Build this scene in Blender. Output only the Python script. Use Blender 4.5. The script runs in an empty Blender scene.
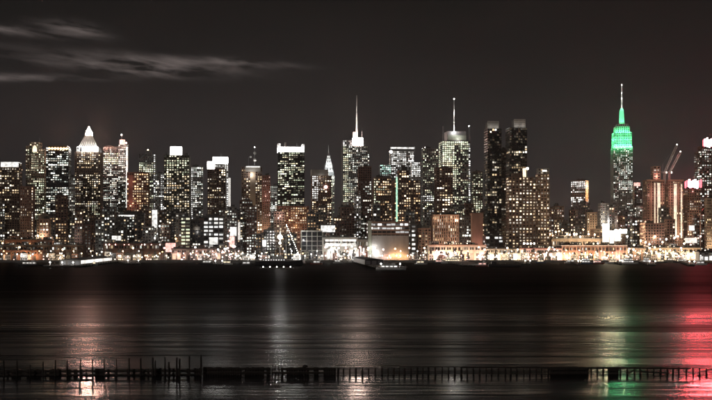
import bpy, math, random
from math import radians as R, sin, cos, pi, sqrt

# ------------------------------------------------------------------ camera, sky, fill light, exposure
S = bpy.context.scene
F, XC, YH, CAMZ = 1152.0, 356.0, 245.5, 22.0          # focal length and horizon of the 712x400 photograph
camd = bpy.data.cameras.new('camera'); cam = bpy.data.objects.new('camera', camd)
S.collection.objects.link(cam); S.camera = cam
cam.location = (0, 0, CAMZ); cam.rotation_euler = (R(90), 0, 0)
camd.sensor_width = 36; camd.lens = 36 * F / 712; camd.shift_y = (YH - 200) / 712
camd.clip_start = 1; camd.clip_end = 60000

W = bpy.data.worlds.new('World'); S.world = W; W.use_nodes = True
def world():
    nt = W.node_tree; N = nt.nodes; L = nt.links; N.clear()
    def n(t, **k):
        q = N.new(t)
        for a, b in k.items(): setattr(q, a, b)
        return q
    def m(op, a, b=None, c=None):
        q = n('ShaderNodeMath', operation=op)
        for i, v in enumerate((a, b, c)):
            if v is None: continue
            if isinstance(v, (int, float)): q.inputs[i].default_value = v
            else: L.new(v, q.inputs[i])
        return q.outputs[0]
    out = n('ShaderNodeOutputWorld'); bg = n('ShaderNodeBackground'); L.new(bg.outputs[0], out.inputs[0])
    tc = n('ShaderNodeTexCoord'); sx = n('ShaderNodeSeparateXYZ'); L.new(tc.outputs['Generated'], sx.inputs[0])
    az = m('ARCTAN2', sx.outputs[0], sx.outputs[1]); el = m('ARCSINE', sx.outputs[2])
    # night sky: the physical sky with the sun far below the horizon plus the grey-brown glow of the town
    sky = n('ShaderNodeTexSky', sky_type='NISHITA', sun_disc=False); sky.sun_elevation = R(-4); sky.sun_rotation = R(200)
    ramp = n('ShaderNodeValToRGB'); cr = ramp.color_ramp
    cr.elements[0].position = 0.0; cr.elements[0].color = (.039, .0330, .0330, 1)
    cr.elements[1].position = 1.0; cr.elements[1].color = (.0042, .0042, .0038, 1)
    e = cr.elements.new(.10); e.color = (.0235, .0200, .0200, 1)
    e = cr.elements.new(.30); e.color = (.0070, .0066, .0060, 1)
    L.new(m('DIVIDE', el, .75), ramp.inputs[0])
    # thin banks of cloud lit from below
    def vec(a, b, c=0.0):
        q = n('ShaderNodeCombineXYZ')
        for i, v in enumerate((a, b, c)):
            if isinstance(v, (int, float)): q.inputs[i].default_value = v
            else: L.new(v, q.inputs[i])
        return q.outputs[0]
    tilt = m('ADD', el, m('MULTIPLY', az, .10))
    nz = n('ShaderNodeTexNoise'); nz.inputs['Scale'].default_value = 1; nz.inputs['Detail'].default_value = 9; nz.inputs['Roughness'].default_value = .55
    nz.inputs['Distortion'].default_value = .25
    L.new(vec(m('MULTIPLY', az, 20), m('MULTIPLY', tilt, 105), 3.7), nz.inputs[0])
    nl = n('ShaderNodeTexNoise'); nl.inputs['Scale'].default_value = 1; nl.inputs['Detail'].default_value = 2
    L.new(vec(m('MULTIPLY', az, 2.2), m('MULTIPLY', el, 7), 8.1), nl.inputs[0])
    def ell(a0, e0, ra, re, sl=0.0):
        da = m('DIVIDE', m('SUBTRACT', az, a0), ra)
        de = m('DIVIDE', m('SUBTRACT', m('SUBTRACT', el, e0), m('MULTIPLY', m('SUBTRACT', az, a0), sl)), re)
        d2 = m('ADD', m('MULTIPLY', da, da), m('MULTIPLY', de, de))
        return m('EXPONENT', m('MULTIPLY', d2, -1.0))
    P = lambda x, y: ((x - 356) / 1152, (245.5 - y) / 1152)
    mk = None
    for x, y, rx, ry, sl, g in ((150, 68, 75, 7, -.04, 1.5), (80, 38, 26, 6, -.10, 1.3), (20, 42, 40, 4, -.05, 1.0), (240, 65, 48, 3.5, -.06, 1.0), (130, 75, 70, 4, -.06, .8),
                             (20, 86, 75, 3.5, .03, 1.2), (-200, 60, 160, 16, 0, .9), (-480, 90, 160, 10, 0, .8)):
        a0, e0 = P(x, y)
        q = m('MULTIPLY', ell(a0, e0, rx / 1152, ry / 1152, sl), g)
        mk = q if mk is None else m('ADD', mk, q)
    # elsewhere: sparse cloud of the same kind, behind and beside the view
    far = m('MULTIPLY', m('SMOOTH_MIN', m('MAXIMUM', m('SUBTRACT', nl.outputs[0], .60), 0.0), .2, .05), 2.5)
    cl = m('MULTIPLY', m('MAXIMUM', m('SUBTRACT', nz.outputs[0], .40), 0.0), m('ADD', mk, far))
    mixc = n('ShaderNodeMix', data_type='RGBA', blend_type='ADD'); mixc.inputs[0].default_value = 1
    cc = n('ShaderNodeMix', data_type='RGBA', blend_type='MULTIPLY'); cc.inputs[0].default_value = 1
    cc.inputs[6].default_value = (.42, .345, .325, 1)
    cw = n('ShaderNodeCombineColor')
    for i in range(3): L.new(cl, cw.inputs[i])
    L.new(cw.outputs[0], cc.inputs[7])
    hz = n('ShaderNodeMix', data_type='RGBA', blend_type='MULTIPLY'); hz.inputs[0].default_value = 1
    hg = n('ShaderNodeMapRange'); L.new(nl.outputs[0], hg.inputs[0]); hg.inputs[1].default_value = .3; hg.inputs[2].default_value = .7; hg.inputs[3].default_value = .78; hg.inputs[4].default_value = 1.2
    hc = n('ShaderNodeCombineColor')
    for i in range(3): L.new(hg.outputs[0], hc.inputs[i])
    L.new(ramp.outputs[0], hz.inputs[6]); L.new(hc.outputs[0], hz.inputs[7])
    L.new(hz.outputs[2], mixc.inputs[6]); L.new(cc.outputs[2], mixc.inputs[7])
    ms = n('ShaderNodeMix', data_type='RGBA', blend_type='ADD'); ms.inputs[0].default_value = .004
    L.new(mixc.outputs[2], ms.inputs[6]); L.new(sky.outputs[0], ms.inputs[7])
    L.new(ms.outputs[2], bg.inputs[0]); bg.inputs[1].default_value = 1.0
world()

sund = bpy.data.lights.new('fill_sun', 'SUN'); sun = bpy.data.objects.new('fill_sun', sund); S.collection.objects.link(sun)
sund.energy = .36; sund.angle = R(.5); sund.color = (1, .90, .84)
sun.rotation_euler = (R(58), 0, R(-32))  # weak fill sun added to bring out the facades; no moon in view
S.view_settings.view_transform = 'Standard'; S.view_settings.look = 'None'
S.view_settings.exposure = 0; S.view_settings.gamma = 1; S.view_settings.use_curve_mapping = False
S.cycles.use_denoising = True; S.cycles.max_bounces = 4; S.cycles.diffuse_bounces = 2; S.cycles.glossy_bounces = 3
S.cycles.sample_clamp_indirect = 6; S.cycles.sample_clamp_direct = 0; S.cycles.use_light_tree = True
S.cycles.caustics_reflective = False; S.cycles.caustics_refractive = False

C = S.collection
rnd = random.Random(7)
GZ = 2.4                                   # level of the quay and streets
GRID = R(5.5)                              # the street grid is turned a little against the view

def at(x, y, D):                           # pixel of the photograph at distance D -> world point
    return ((x - XC) / F * D, D, CAMZ + (YH - y) / F * D)
def wl(y):                                 # distance at which the water shows on row y
    return CAMZ * F / (y - YH)

# ------------------------------------------------------------------ materials
MATS = {}
def nodemat(name):
    mt = bpy.data.materials.new(name); mt.use_nodes = True; MATS[name] = mt
    return mt, mt.node_tree.nodes, mt.node_tree.links, mt.node_tree.nodes['Principled BSDF']
def surf(name, col, rough=.85, var=.35, scale=.08, metal=0.0, streak=True):
    mt, N, L, b = nodemat(name)
    tc = N.new('ShaderNodeTexCoord'); mp = N.new('ShaderNodeMapping'); L.new(tc.outputs['Object'], mp.inputs[0])
    mp.inputs['Scale'].default_value = (1, 1, .25 if streak else 1)
    nz = N.new('ShaderNodeTexNoise'); nz.inputs['Scale'].default_value = scale; nz.inputs['Detail'].default_value = 8; nz.inputs['Roughness'].default_value = .65
    L.new(mp.outputs[0], nz.inputs[0])
    r = N.new('ShaderNodeValToRGB'); L.new(nz.outputs[0], r.inputs[0])
    r.color_ramp.elements[0].position = .3; r.color_ramp.elements[1].position = .72
    r.color_ramp.elements[0].color = tuple(c * (1 - var) for c in col) + (1,)
    r.color_ramp.elements[1].color = tuple(min(1, c * (1 + var)) for c in col) + (1,)
    L.new(r.outputs[0], b.inputs['Base Color'])
    b.inputs['Roughness'].default_value = rough; b.inputs['Metallic'].default_value = metal
    return mt
def emit(name, col, st, sample=True, base=(.3, .3, .3), var=.25, scale=.6):
    mt, N, L, b = nodemat(name)
    b.inputs['Base Color'].default_value = base + (1,); b.inputs['Roughness'].default_value = .5
    tc = N.new('ShaderNodeTexCoord'); nz = N.new('ShaderNodeTexNoise'); nz.inputs['Scale'].default_value = scale; nz.inputs['Detail'].default_value = 3
    L.new(tc.outputs['Object'], nz.inputs[0])
    mr = N.new('ShaderNodeMapRange'); L.new(nz.outputs[0], mr.inputs[0])
    mr.inputs[1].default_value = .3; mr.inputs[2].default_value = .7
    mr.inputs[3].default_value = st * (1 - var); mr.inputs[4].default_value = st * (1 + var)
    b.inputs['Emission Color'].default_value = col + (1,); L.new(mr.outputs[0], b.inputs['Emission Strength'])
    if not sample: mt.cycles.emission_sampling = 'NONE'
    return mt
def pane_mat():
    mt, N, L, b = nodemat('window_glass')
    a = N.new('ShaderNodeAttribute'); a.attribute_name = 'glow'
    b.inputs['Base Color'].default_value = (.012, .013, .016, 1); b.inputs['Roughness'].default_value = .18
    L.new(a.outputs['Color'], b.inputs['Emission Color']); b.inputs['Emission Strength'].default_value = 1.0
    mt.cycles.emission_sampling = 'NONE'
pane_mat()
surf('brown', (.15, .095, .07)); surf('redbrown', (.16, .092, .074)); surf('tan', (.30, .23, .17)); surf('grey', (.17, .165, .16))
surf('pale', (.36, .34, .31)); surf('dark', (.045, .042, .042), .5); surf('black', (.018, .018, .02), .35); surf('stone', (.24, .22, .20))
surf('olive', (.10, .095, .07)); surf('white', (.62, .60, .57)); surf('rust', (.20, .118, .092))
surf('roof', (.06, .058, .056), .95, scale=.3, streak=False); surf('steel', (.22, .22, .23), .45, metal=.6); surf('white_paint', (.7, .7, .68), .5, .12)
surf('asphalt', (.055, .052, .05), .9, scale=.2, streak=False); surf('concrete', (.20, .19, .175), .9, scale=.15, streak=False)
surf('timber', (.028, .022, .018), .9, .5, 1.5); surf('hull_dark', (.03, .032, .036), .45); surf('hull_blue', (.05, .08, .16), .4); surf('hull_red', (.22, .05, .04), .45)
surf('copper', (.20, .26, .22)); surf('green_steel', (.22, .24, .2), .5)
emit('lamp_white', (1, .97, .90), 9); emit('lamp_warm', (1, .72, .42), 14); emit('lamp_orange', (1, .48, .18), 12); emit('lamp_pink', (1, .5, .42), 10)
emit('sign_white', (1, .98, .93), 1.05, var=.65, scale=.22); emit('sign_hot', (1, .97, .92), 9, var=.5, scale=.2); emit('sign_dim', (1, .96, .88), .7, var=.6); emit('sign_warm', (1, .80, .52), 1.6, var=.5)
emit('sign_green', (.55, 1, .72), 1.0, var=.5); emit('sign_pink', (1, .52, .45), 1.3, var=.6, scale=.3); emit('lamp_green', (.12, 1, .38), 5)
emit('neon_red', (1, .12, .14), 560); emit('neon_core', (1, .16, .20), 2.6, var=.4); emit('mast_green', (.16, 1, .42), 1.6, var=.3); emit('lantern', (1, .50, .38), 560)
emit('sign_blaze', (1, .84, .56), 34, var=.4, scale=.2); emit('crown_blaze', (1, .72, .60), 120, var=.4, scale=.2); emit('lamp_blaze', (1, .97, .93), 600); emit('lamp_streak', (1, .80, .52), 1250)
emit('hall_white', (1, .97, .92), 1.2, var=.6, scale=.12); emit('hall_warm', (1, .66, .42), .75, var=.7, scale=.15); emit('glow_cream', (1, .84, .60), .75, var=.85, scale=.09)

# ------------------------------------------------------------------ mesh helpers
class MB:
    def __init__(s): s.v = []; s.f = []; s.c = []
    def quad(s, a, b, c, d, col=None):
        i = len(s.v); s.v += [a, b, c, d]; s.f.append((i, i + 1, i + 2, i + 3)); s.c.append(col)
    def box(s, x0, x1, y0, y1, z0, z1):
        i = len(s.v)
        s.v += [(x0, y0, z0), (x1, y0, z0), (x1, y1, z0), (x0, y1, z0), (x0, y0, z1), (x1, y0, z1), (x1, y1, z1), (x0, y1, z1)]
        s.f += [(i, i + 3, i + 2, i + 1), (i + 4, i + 5, i + 6, i + 7), (i, i + 1, i + 5, i + 4), (i + 1, i + 2, i + 6, i + 5), (i + 2, i + 3, i + 7, i + 6), (i + 3, i, i + 4, i + 7)]
        return s
    def frus(s, cx, cy, w0, d0, w1, d1, z0, z1):
        i = len(s.v)
        for w, d, z in ((w0, d0, z0), (w1, d1, z1)):
            s.v += [(cx - w / 2, cy - d / 2, z), (cx + w / 2, cy - d / 2, z), (cx + w / 2, cy + d / 2, z), (cx - w / 2, cy + d / 2, z)]
        s.f += [(i, i + 3, i + 2, i + 1), (i + 4, i + 5, i + 6, i + 7), (i, i + 1, i + 5, i + 4), (i + 1, i + 2, i + 6, i + 5), (i + 2, i + 3, i + 7, i + 6), (i + 3, i, i + 4, i + 7)]
        return s
    def tube(s, a, b, r0, r1=None, n=6):
        r1 = r0 if r1 is None else r1
        d = [b[k] - a[k] for k in range(3)]; l = sqrt(sum(q * q for q in d)) or 1; d = [q / l for q in d]
        t = (0, 0, 1) if abs(d[2]) < .9 else (1, 0, 0)
        u = (d[1] * t[2] - d[2] * t[1], d[2] * t[0] - d[0] * t[2], d[0] * t[1] - d[1] * t[0]); q = sqrt(sum(k * k for k in u)); u = [k / q for k in u]
        v = (d[1] * u[2] - d[2] * u[1], d[2] * u[0] - d[0] * u[2], d[0] * u[1] - d[1] * u[0])
        i = len(s.v)
        for p, r in ((a, r0), (b, r1)):
            for k in range(n):
                w = 2 * pi * k / n
                s.v.append(tuple(p[j] + r * (cos(w) * u[j] + sin(w) * v[j]) for j in range(3)))
        for k in range(n): s.f.append((i + k, i + (k + 1) % n, i + n + (k + 1) % n, i + n + k))
        s.f.append(tuple(i + n + k for k in range(n))); s.f.append(tuple(i + n - 1 - k for k in range(n)))
        return s
    def lathe(s, prof, n=16, cx=0, cy=0):
        i = len(s.v)
        for r, z in prof:
            for k in range(n): s.v.append((cx + r * cos(2 * pi * k / n), cy + r * sin(2 * pi * k / n), z))
        for j in range(len(prof) - 1):
            for k in range(n): s.f.append((i + j * n + k, i + j * n + (k + 1) % n, i + (j + 1) * n + (k + 1) % n, i + (j + 1) * n + k))
        s.f.append(tuple(i + (len(prof) - 1) * n + k for k in range(n)))
        return s
    def ball(s, c, r, n=8):
        prof = [(max(.02, r * sin(pi * j / 6)), c[2] - r * cos(pi * j / 6)) for j in range(7)]
        return s.lathe(prof, n, c[0], c[1])
    def mesh(s, name, mat):
        me = bpy.data.meshes.new(name); me.from_pydata(s.v, [], s.f); me.materials.append(MATS[mat])
        if any(c is not None for c in s.c) and len(s.c) == len(s.f):
            a = me.attributes.new('glow', 'FLOAT_COLOR', 'FACE')
            a.data.foreach_set('color', [q for c in s.c for q in (c[0], c[1], c[2], 1.0)])
        me.validate(); me.update(); return me
    def build(s, name, mat, parent=None, kind=None):
        o = bpy.data.objects.new(name, s.mesh(name, mat)); C.objects.link(o)
        if parent is not None: o.parent = parent
        if kind: o['kind'] = kind
        return o
def tag(o, label, cat, group=None, kind=None):
    if label: o['label'] = label
    if cat: o['category'] = cat
    if group: o['group'] = group
    if kind: o['kind'] = kind
    return o
def empty(name, loc, rz=0.0):
    o = bpy.data.objects.new(name, None); C.objects.link(o); o.location = loc; o.rotation_euler = (0, 0, rz); o.empty_display_size = 1
    return o
def point(name, loc, power, col, r=.6, parent=None):
    l = bpy.data.lights.new(name, 'POINT'); l.energy = power; l.color = col; l.shadow_soft_size = r
    o = bpy.data.objects.new(name, l); C.objects.link(o); o.location = loc
    if parent is not None: o.parent = parent
    return o
def spot(name, loc, rot, power, col, ang, r=.5, parent=None, blend=.6):
    l = bpy.data.lights.new(name, 'SPOT'); l.energy = power; l.color = col; l.shadow_soft_size = r; l.spot_size = R(ang); l.spot_blend = blend
    o = bpy.data.objects.new(name, l); C.objects.link(o); o.location = loc; o.rotation_euler = rot
    if parent is not None: o.parent = parent
    return o

# ------------------------------------------------------------------ setting: river, land
TANG = 1
def water():
    mt = bpy.data.materials.new('river'); mt.use_nodes = True; MATS['river'] = mt
    N = mt.node_tree.nodes; L = mt.node_tree.links; N.remove(N['Principled BSDF']); out = N['Material Output']
    tc = N.new('ShaderNodeTexCoord')
    def noise(sx, sy, det, off=0.0, rough=.6):
        mp = N.new('ShaderNodeMapping'); L.new(tc.outputs['Object'], mp.inputs[0]); mp.inputs['Scale'].default_value = (sx, sy, 1); mp.inputs['Location'].default_value = (off, off * .7, 0)
        q = N.new('ShaderNodeTexNoise'); q.inputs['Scale'].default_value = 1; q.inputs['Detail'].default_value = det; q.inputs['Roughness'].default_value = rough
        L.new(mp.outputs[0], q.inputs[0]); return q.outputs[0]
    def rng(src, a, b, c, d, it='LINEAR'):
        mr = N.new('ShaderNodeMapRange'); mr.interpolation_type = it; L.new(src, mr.inputs[0])
        for i, v in enumerate((a, b, c, d)): mr.inputs[i + 1].default_value = v
        return mr.outputs[0]
    s1 = noise(.0022, .035, 4, 3.1); s2 = noise(.018, .26, 4, 7.4, .7)      # calm slicks and rippled lanes lying along the river, fine ripple lines on them
    sm = N.new('ShaderNodeMath'); sm.operation = 'MULTIPLY_ADD'; L.new(s2, sm.inputs[0]); sm.inputs[1].default_value = .75
    sh_ = N.new('ShaderNodeMath'); sh_.operation = 'MULTIPLY_ADD'; L.new(s1, sh_.inputs[0]); sh_.inputs[1].default_value = .8; sh_.inputs[2].default_value = -.275
    L.new(sh_.outputs[0], sm.inputs[2]); slick = sm.outputs[0]
    sep = N.new('ShaderNodeSeparateXYZ'); L.new(tc.outputs['Object'], sep.inputs[0])
    gl = N.new('ShaderNodeBsdfGlossy'); gl.distribution = 'GGX'
    ra = N.new('ShaderNodeMath'); ra.operation = 'ADD'; L.new(rng(slick, .3, .7, .19, .32), ra.inputs[0]); L.new(rng(sep.outputs[1], 250, 480, 0, .10), ra.inputs[1])   # choppier in mid-river
    calm = rng(sep.outputs[1], 192, 197, 1, 0)              # the water behind the old pier lies sheltered and smoother
    rb = N.new('ShaderNodeMath'); rb.operation = 'MULTIPLY'; L.new(ra.outputs[0], rb.inputs[0]); L.new(rng(calm, 0, 1, 1, .75), rb.inputs[1])
    L.new(rb.outputs[0], gl.inputs['Roughness'])
    gl.inputs['Anisotropy'].default_value = .2; tg = N.new('ShaderNodeCombineXYZ'); tg.inputs[TANG].default_value = 1; L.new(tg.outputs[0], gl.inputs['Tangent'])
    cw = N.new('ShaderNodeCombineColor'); k = rng(slick, .3, .7, .23, .045)   # mirror colour dimmed in rippled lanes, standing in for light lost skyward
    kf = N.new('ShaderNodeMath'); kf.operation = 'MULTIPLY'; L.new(k, kf.inputs[0]); L.new(rng(sep.outputs[1], 120, 640, 1.15, .085, 'SMOOTHSTEP'), kf.inputs[1])   # mirror colour painted darker with distance so far reflections fade
    kk = N.new('ShaderNodeMath'); kk.operation = 'MULTIPLY'; L.new(kf.outputs[0], kk.inputs[0]); L.new(rng(calm, 0, 1, 1, 1.5), kk.inputs[1])  # sheltered strip also gets a brighter mirror colour
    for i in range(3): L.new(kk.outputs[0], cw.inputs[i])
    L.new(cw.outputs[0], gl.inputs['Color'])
    df = N.new('ShaderNodeBsdfDiffuse'); df.inputs[0].default_value = (.006, .006, .0065, 1)
    ad = N.new('ShaderNodeAddShader'); L.new(gl.outputs[0], ad.inputs[0]); L.new(df.outputs[0], ad.inputs[1]); L.new(ad.outputs[0], out.inputs[0])
    mh = N.new('ShaderNodeMath'); mh.operation = 'MULTIPLY_ADD'; L.new(noise(.10, .42, 2), mh.inputs[0]); mh.inputs[1].default_value = .35
    L.new(noise(.03, .16, 2, 9.0), mh.inputs[2])
    bp = N.new('ShaderNodeBump'); bp.inputs['Strength'].default_value = 1.0; bp.inputs['Distance'].default_value = .17
    L.new(mh.outputs[0], bp.inputs['Height']); L.new(bp.outputs[0], gl.inputs['Normal'])
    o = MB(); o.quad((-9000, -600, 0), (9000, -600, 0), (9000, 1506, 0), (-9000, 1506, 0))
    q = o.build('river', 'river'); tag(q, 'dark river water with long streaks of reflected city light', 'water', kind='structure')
    g = MB(); g.quad((-9000, 1501.2, GZ), (9000, 1501.2, GZ), (9000, 45000, GZ), (-9000, 45000, GZ))
    q = g.build('ground', 'asphalt'); tag(q, 'dark flat ground the city blocks stand on', 'ground', kind='structure')
    k = MB(); k.box(-9000, 9000, 1500, 1502.4, -3, GZ + .55)
    q = k.build('quay_wall', 'concrete'); tag(q, 'low concrete quay wall along the far river bank', 'quay', kind='structure')
water()

# ------------------------------------------------------------------ buildings
PAL = {'warm': [(1, .80, .52), (1, .86, .64), (1, .92, .78), (1, .72, .42)], 'cool': [(.95, 1, .90), (1, .97, .86), (1, .92, .74), (.88, .97, .86)],
       'green': [(.95, 1, .72), (1, .96, .70), (1, .90, .60), (.88, .98, .68)], 'amber': [(1, .62, .32), (1, .72, .42), (1, .80, .55)],
       'white': [(1, .98, .92), (1, 1, .98)], 'mix': [(1, .82, .55), (.92, 1, .9), (1, .94, .82), (1, .75, .45), (1, 1, .95)], 'pink': [(1, .66, .56), (1, .75, .62)], 'teal': [(.6, 1, .85), (.8, 1, .92)]}

class Bld:
    def __init__(s, label, x0, x1, yt, D, name='office_tower', cat='tower', wall='brown', rz=None, k=.8, group=None, win=True, roof=True, wallname='wall', **kw):
        s.D = D; s.x0 = x0; s.x1 = x1
        xc = (x0 + x1) / 2; s.rz = GRID if rz is None else R(rz)
        phi = math.atan((xc - XC) / F) + s.rz
        Wd = (x1 - x0) / F * D
        s.w = Wd / (abs(cos(phi)) + k * abs(sin(phi))); s.d = k * s.w
        X, Y, _ = at(xc, 0, D + s.d / 2)
        s.root = empty(name, (X, Y, GZ), s.rz); tag(s.root, label, cat, group)
        s.rng = random.Random(int(x0 * 131 + yt * 17 + D)); s.kw = kw
        s.wall = wall; s.H = s.z(yt); s.yt = yt
        s.block(x0, x1, None, yt, wall=wall, win=win, nm=wallname, **kw)
        if roof: s.rooftop(0, s.w, s.d, s.H)
    def z(s, y): return CAMZ + (YH - y) / F * s.D - GZ
    def lx(s, x): return ((x - s.x0) / (s.x1 - s.x0) - .5) * s.w
    def rooftop(s, cx, w, d, H):
        r = s.rng; m = MB(); t = .5
        m.box(cx - w / 2 + .02, cx + w / 2 - .02, -d / 2 + .02, -d / 2 + t, H + .01, H + 1.3).box(cx - w / 2 + .02, cx + w / 2 - .02, d / 2 - t, d / 2 - .02, H + .01, H + 1.3)
        m.box(cx - w / 2 + .02, cx - w / 2 + t, -d / 2 + t, d / 2 - t, H + .01, H + 1.28).box(cx + w / 2 - t, cx + w / 2 - .02, -d / 2 + t, d / 2 - t, H + .01, H + 1.28)
        m.build('parapet', s.wall, s.root)
        m = MB(); a = r.uniform(.3, .55) * w; b = r.uniform(.3, .5) * d; ox = cx + r.uniform(-.18, .18) * w; hh = r.uniform(2.5, 5)
        m.box(ox - a / 2, ox + a / 2, -b / 2, b / 2, H + .01, H + hh)
        for q in range(3):
            px = ox + r.uniform(-.45, .45) * a; m.box(px - .8, px + .8, -.9, .9, H + hh, H + hh + r.uniform(.8, 2))
        m.build('roof_plant', 'roof', s.root)
        if r.random() < .4:
            m = MB(); px = cx + r.choice((-1, 1)) * w * .33; m.tube((px, 0, H), (px, 0, H + r.uniform(6, 14)), .18, .08); m.build('antenna', 'steel', s.root)
    def block(s, x0, x1, yb, yt, wall=None, win=True, nm='upper_wall', dy=(-.5, .5), z0=None, z1=None, bay=3.9, fl=3.9, p=.3, row=.0, pal='mix', st=1.0, pf=.42, sf=.45,
              zones=(), strips=(), prow=.85, side=.75, faces='flr', proud=.35, sig=.85):
        r = s.rng; wall = wall or s.wall
        X0, X1 = s.lx(x0), s.lx(x1); Y0, Y1 = dy[0] * s.d, dy[1] * s.d
        Z0 = z0 if z0 is not None else (0 if yb is None else s.z(yb)); Z1 = z1 if z1 is not None else s.z(yt)
        m = MB(); q = proud + .02
        m.box(X0 + q, X1 - q, Y0 + q, Y1 - q, Z0, Z1)
        pan = MB()
        if win:
            for fc in faces:
                if fc == 'f': Lw = X1 - X0; P = lambda u, o: (X0 + u, Y0 + q - o)
                elif fc == 'l': Lw = Y1 - Y0; P = lambda u, o: (X0 + q - o, Y1 - u)
                elif fc == 'r': Lw = Y1 - Y0; P = lambda u, o: (X1 - q + o, Y0 + u)
                n = max(1, round(Lw / bay)); k = max(1, round((Z1 - Z0) / fl)); bw = Lw / n; fh = (Z1 - Z0) / k
                pw = bw * pf / 2; sh = fh * sf
                def bx(u0, u1, o0, o1, za, zb):
                    a = P(u0, o0); b = P(u1, o1); m.box(min(a[0], b[0]), max(a[0], b[0]), min(a[1], b[1]), max(a[1], b[1]), za, zb)
                for i in range(n + 1):
                    c = i * bw; bx(max(.02 if fc == 'f' else q + .01, c - pw), min(Lw - (.02 if fc == 'f' else q + .01), c + pw), -.1, proud, Z0, Z1 - .03)
                for j in range(k + 1):
                    c = j * fh; bx(q, Lw - q, -.1, proud * .72, max(Z0, Z0 + c - sh * .55), min(Z1 - .01, Z0 + c + sh * .45))
                rowl = [r.random() < row for _ in range(k)]
                mech = set(q0 + q1 for q0 in range(r.randint(9, 16), k - 3, r.randint(13, 20)) for q1 in range(r.choice((1, 1, 2)))) if k > 20 else ()
                fa, fb, pa, pb = r.uniform(.25, .8), r.uniform(.12, .45), r.uniform(0, 6), r.uniform(0, 6)
                for j in range(k):
                    za = Z0 + j * fh + sh * .45; zb = Z0 + (j + 1) * fh - sh * .55
                    ypx = YH - (Z0 + (j + .5) * fh + GZ - CAMZ) * F / s.D; prev = None
                    for i in range(n):
                        u = (i + .5) / n; pp = p * (.4 + .62 * (1 + sin(i * fa + pa) * sin(j * fb + pb + .3 * i))); ss = st * .95; pl = pal; sg_ = sig
                        if rowl[j]: pp = prow
                        if j in mech: pp = 0
                        if fc != 'f': pp *= side; ss *= .8
                        for (u0, u1, ya, yb2, zp, zst, zpal) in zones:
                            if u0 <= u <= u1 and ya <= ypx <= yb2: pp, ss, pl = zp, zst * .9, zpal; sg_ = min(sig, .5)
                        for (su, sp, sst, spal) in strips:
                            if fc == 'f' and abs(u - su) < .5 / n: pp, ss, pl = sp, sst * .9, spal
                        col = (0, 0, 0)
                        if prev and r.random() < .40 and pp > .02: q_ = r.uniform(.5, 1.1); col = tuple(v * q_ for v in prev)
                        elif r.random() < pp:
                            c = r.choice(PAL[pl]); e = ss * math.exp(r.gauss(0, sg_)); col = tuple(v * e for v in c)
                        elif r.random() < .4 and pp > .005:
                            e = r.uniform(.01, .13) * ss; c = r.choice(PAL[pl]); col = tuple(v * e for v in c)
                        prev = col if col[0] > .15 else None
                        a = P(i * bw + pw, .05); b = P((i + 1) * bw - pw, .05)
                        zm = za + (zb - za) * (1 if r.random() < .45 else r.uniform(.45, .9))      # blinds drawn part of the way
                        if r.random() < .3:                       # only part of the bay lit
                            t_ = r.uniform(.3, .75); cm = (a[0] + (b[0] - a[0]) * t_, a[1] + (b[1] - a[1]) * t_); dk = tuple(v * .1 for v in col)
                            pan.quad((cm[0], cm[1], za), (b[0], b[1], za), (b[0], b[1], zb), (cm[0], cm[1], zb), dk); b = cm
                        pan.quad((a[0], a[1], za), (b[0], b[1], za), (b[0], b[1], zm), (a[0], a[1], zm), col)
                        if zm < zb - .05: pan.quad((a[0], a[1], zm), (b[0], b[1], zm), (b[0], b[1], zb), (a[0], a[1], zb), tuple(v * .22 for v in col))
        else:
            m = MB(); m.box(X0, X1, Y0, Y1, Z0, Z1)
        o = m.build(nm, wall, s.root)
        if pan.f: pan.build('windows', 'window_glass', s.root, 'stuff')
        return o
    def box(s, nm, x0, x1, yb, yt, mat, dy=(-.5, .5), out=0.0, parent=None):
        m = MB(); m.box(s.lx(x0) - out, s.lx(x1) + out, dy[0] * s.d - out, dy[1] * s.d + out, s.z(yb), s.z(yt)); return m.build(nm, mat, parent or s.root)
    def spire(s, nm, x, yb, yt, r0, r1, mat='steel', n=8, yd=0.0):
        m = MB(); m.tube((s.lx(x), yd * s.d, s.z(yb)), (s.lx(x), yd * s.d, s.z(yt)), r0, r1, n); return m.build(nm, mat, s.root)
    def ball(s, nm, x, y, r, mat, yd=0.0):
        m = MB(); m.ball((s.lx(x), yd * s.d, s.z(y)), r); return m.build(nm, mat, s.root)
    def lamp(s, x, y, yo, power, col, r=1.0):   # a floodlight yo metres in front of the front face
        if yo < 11: power *= s.rng.uniform(.15, 1.0); x += s.rng.uniform(-1.2, 1.2); yo *= s.rng.uniform(.55, 1.0)
        if s.D < 1600 and (s.x0 > 425 or s.x0 < 0): power *= 4.2
        return point('floodlight', (s.lx(x), -s.d / 2 - yo, s.z(y)), power, col, r, s.root)

WARM, WHITE, ORANGE, PINK, GREEN = (1, .74, .48), (1, .96, .9), (1, .50, .22), (1, .55, .45), (.10, 1, .36)

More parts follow.
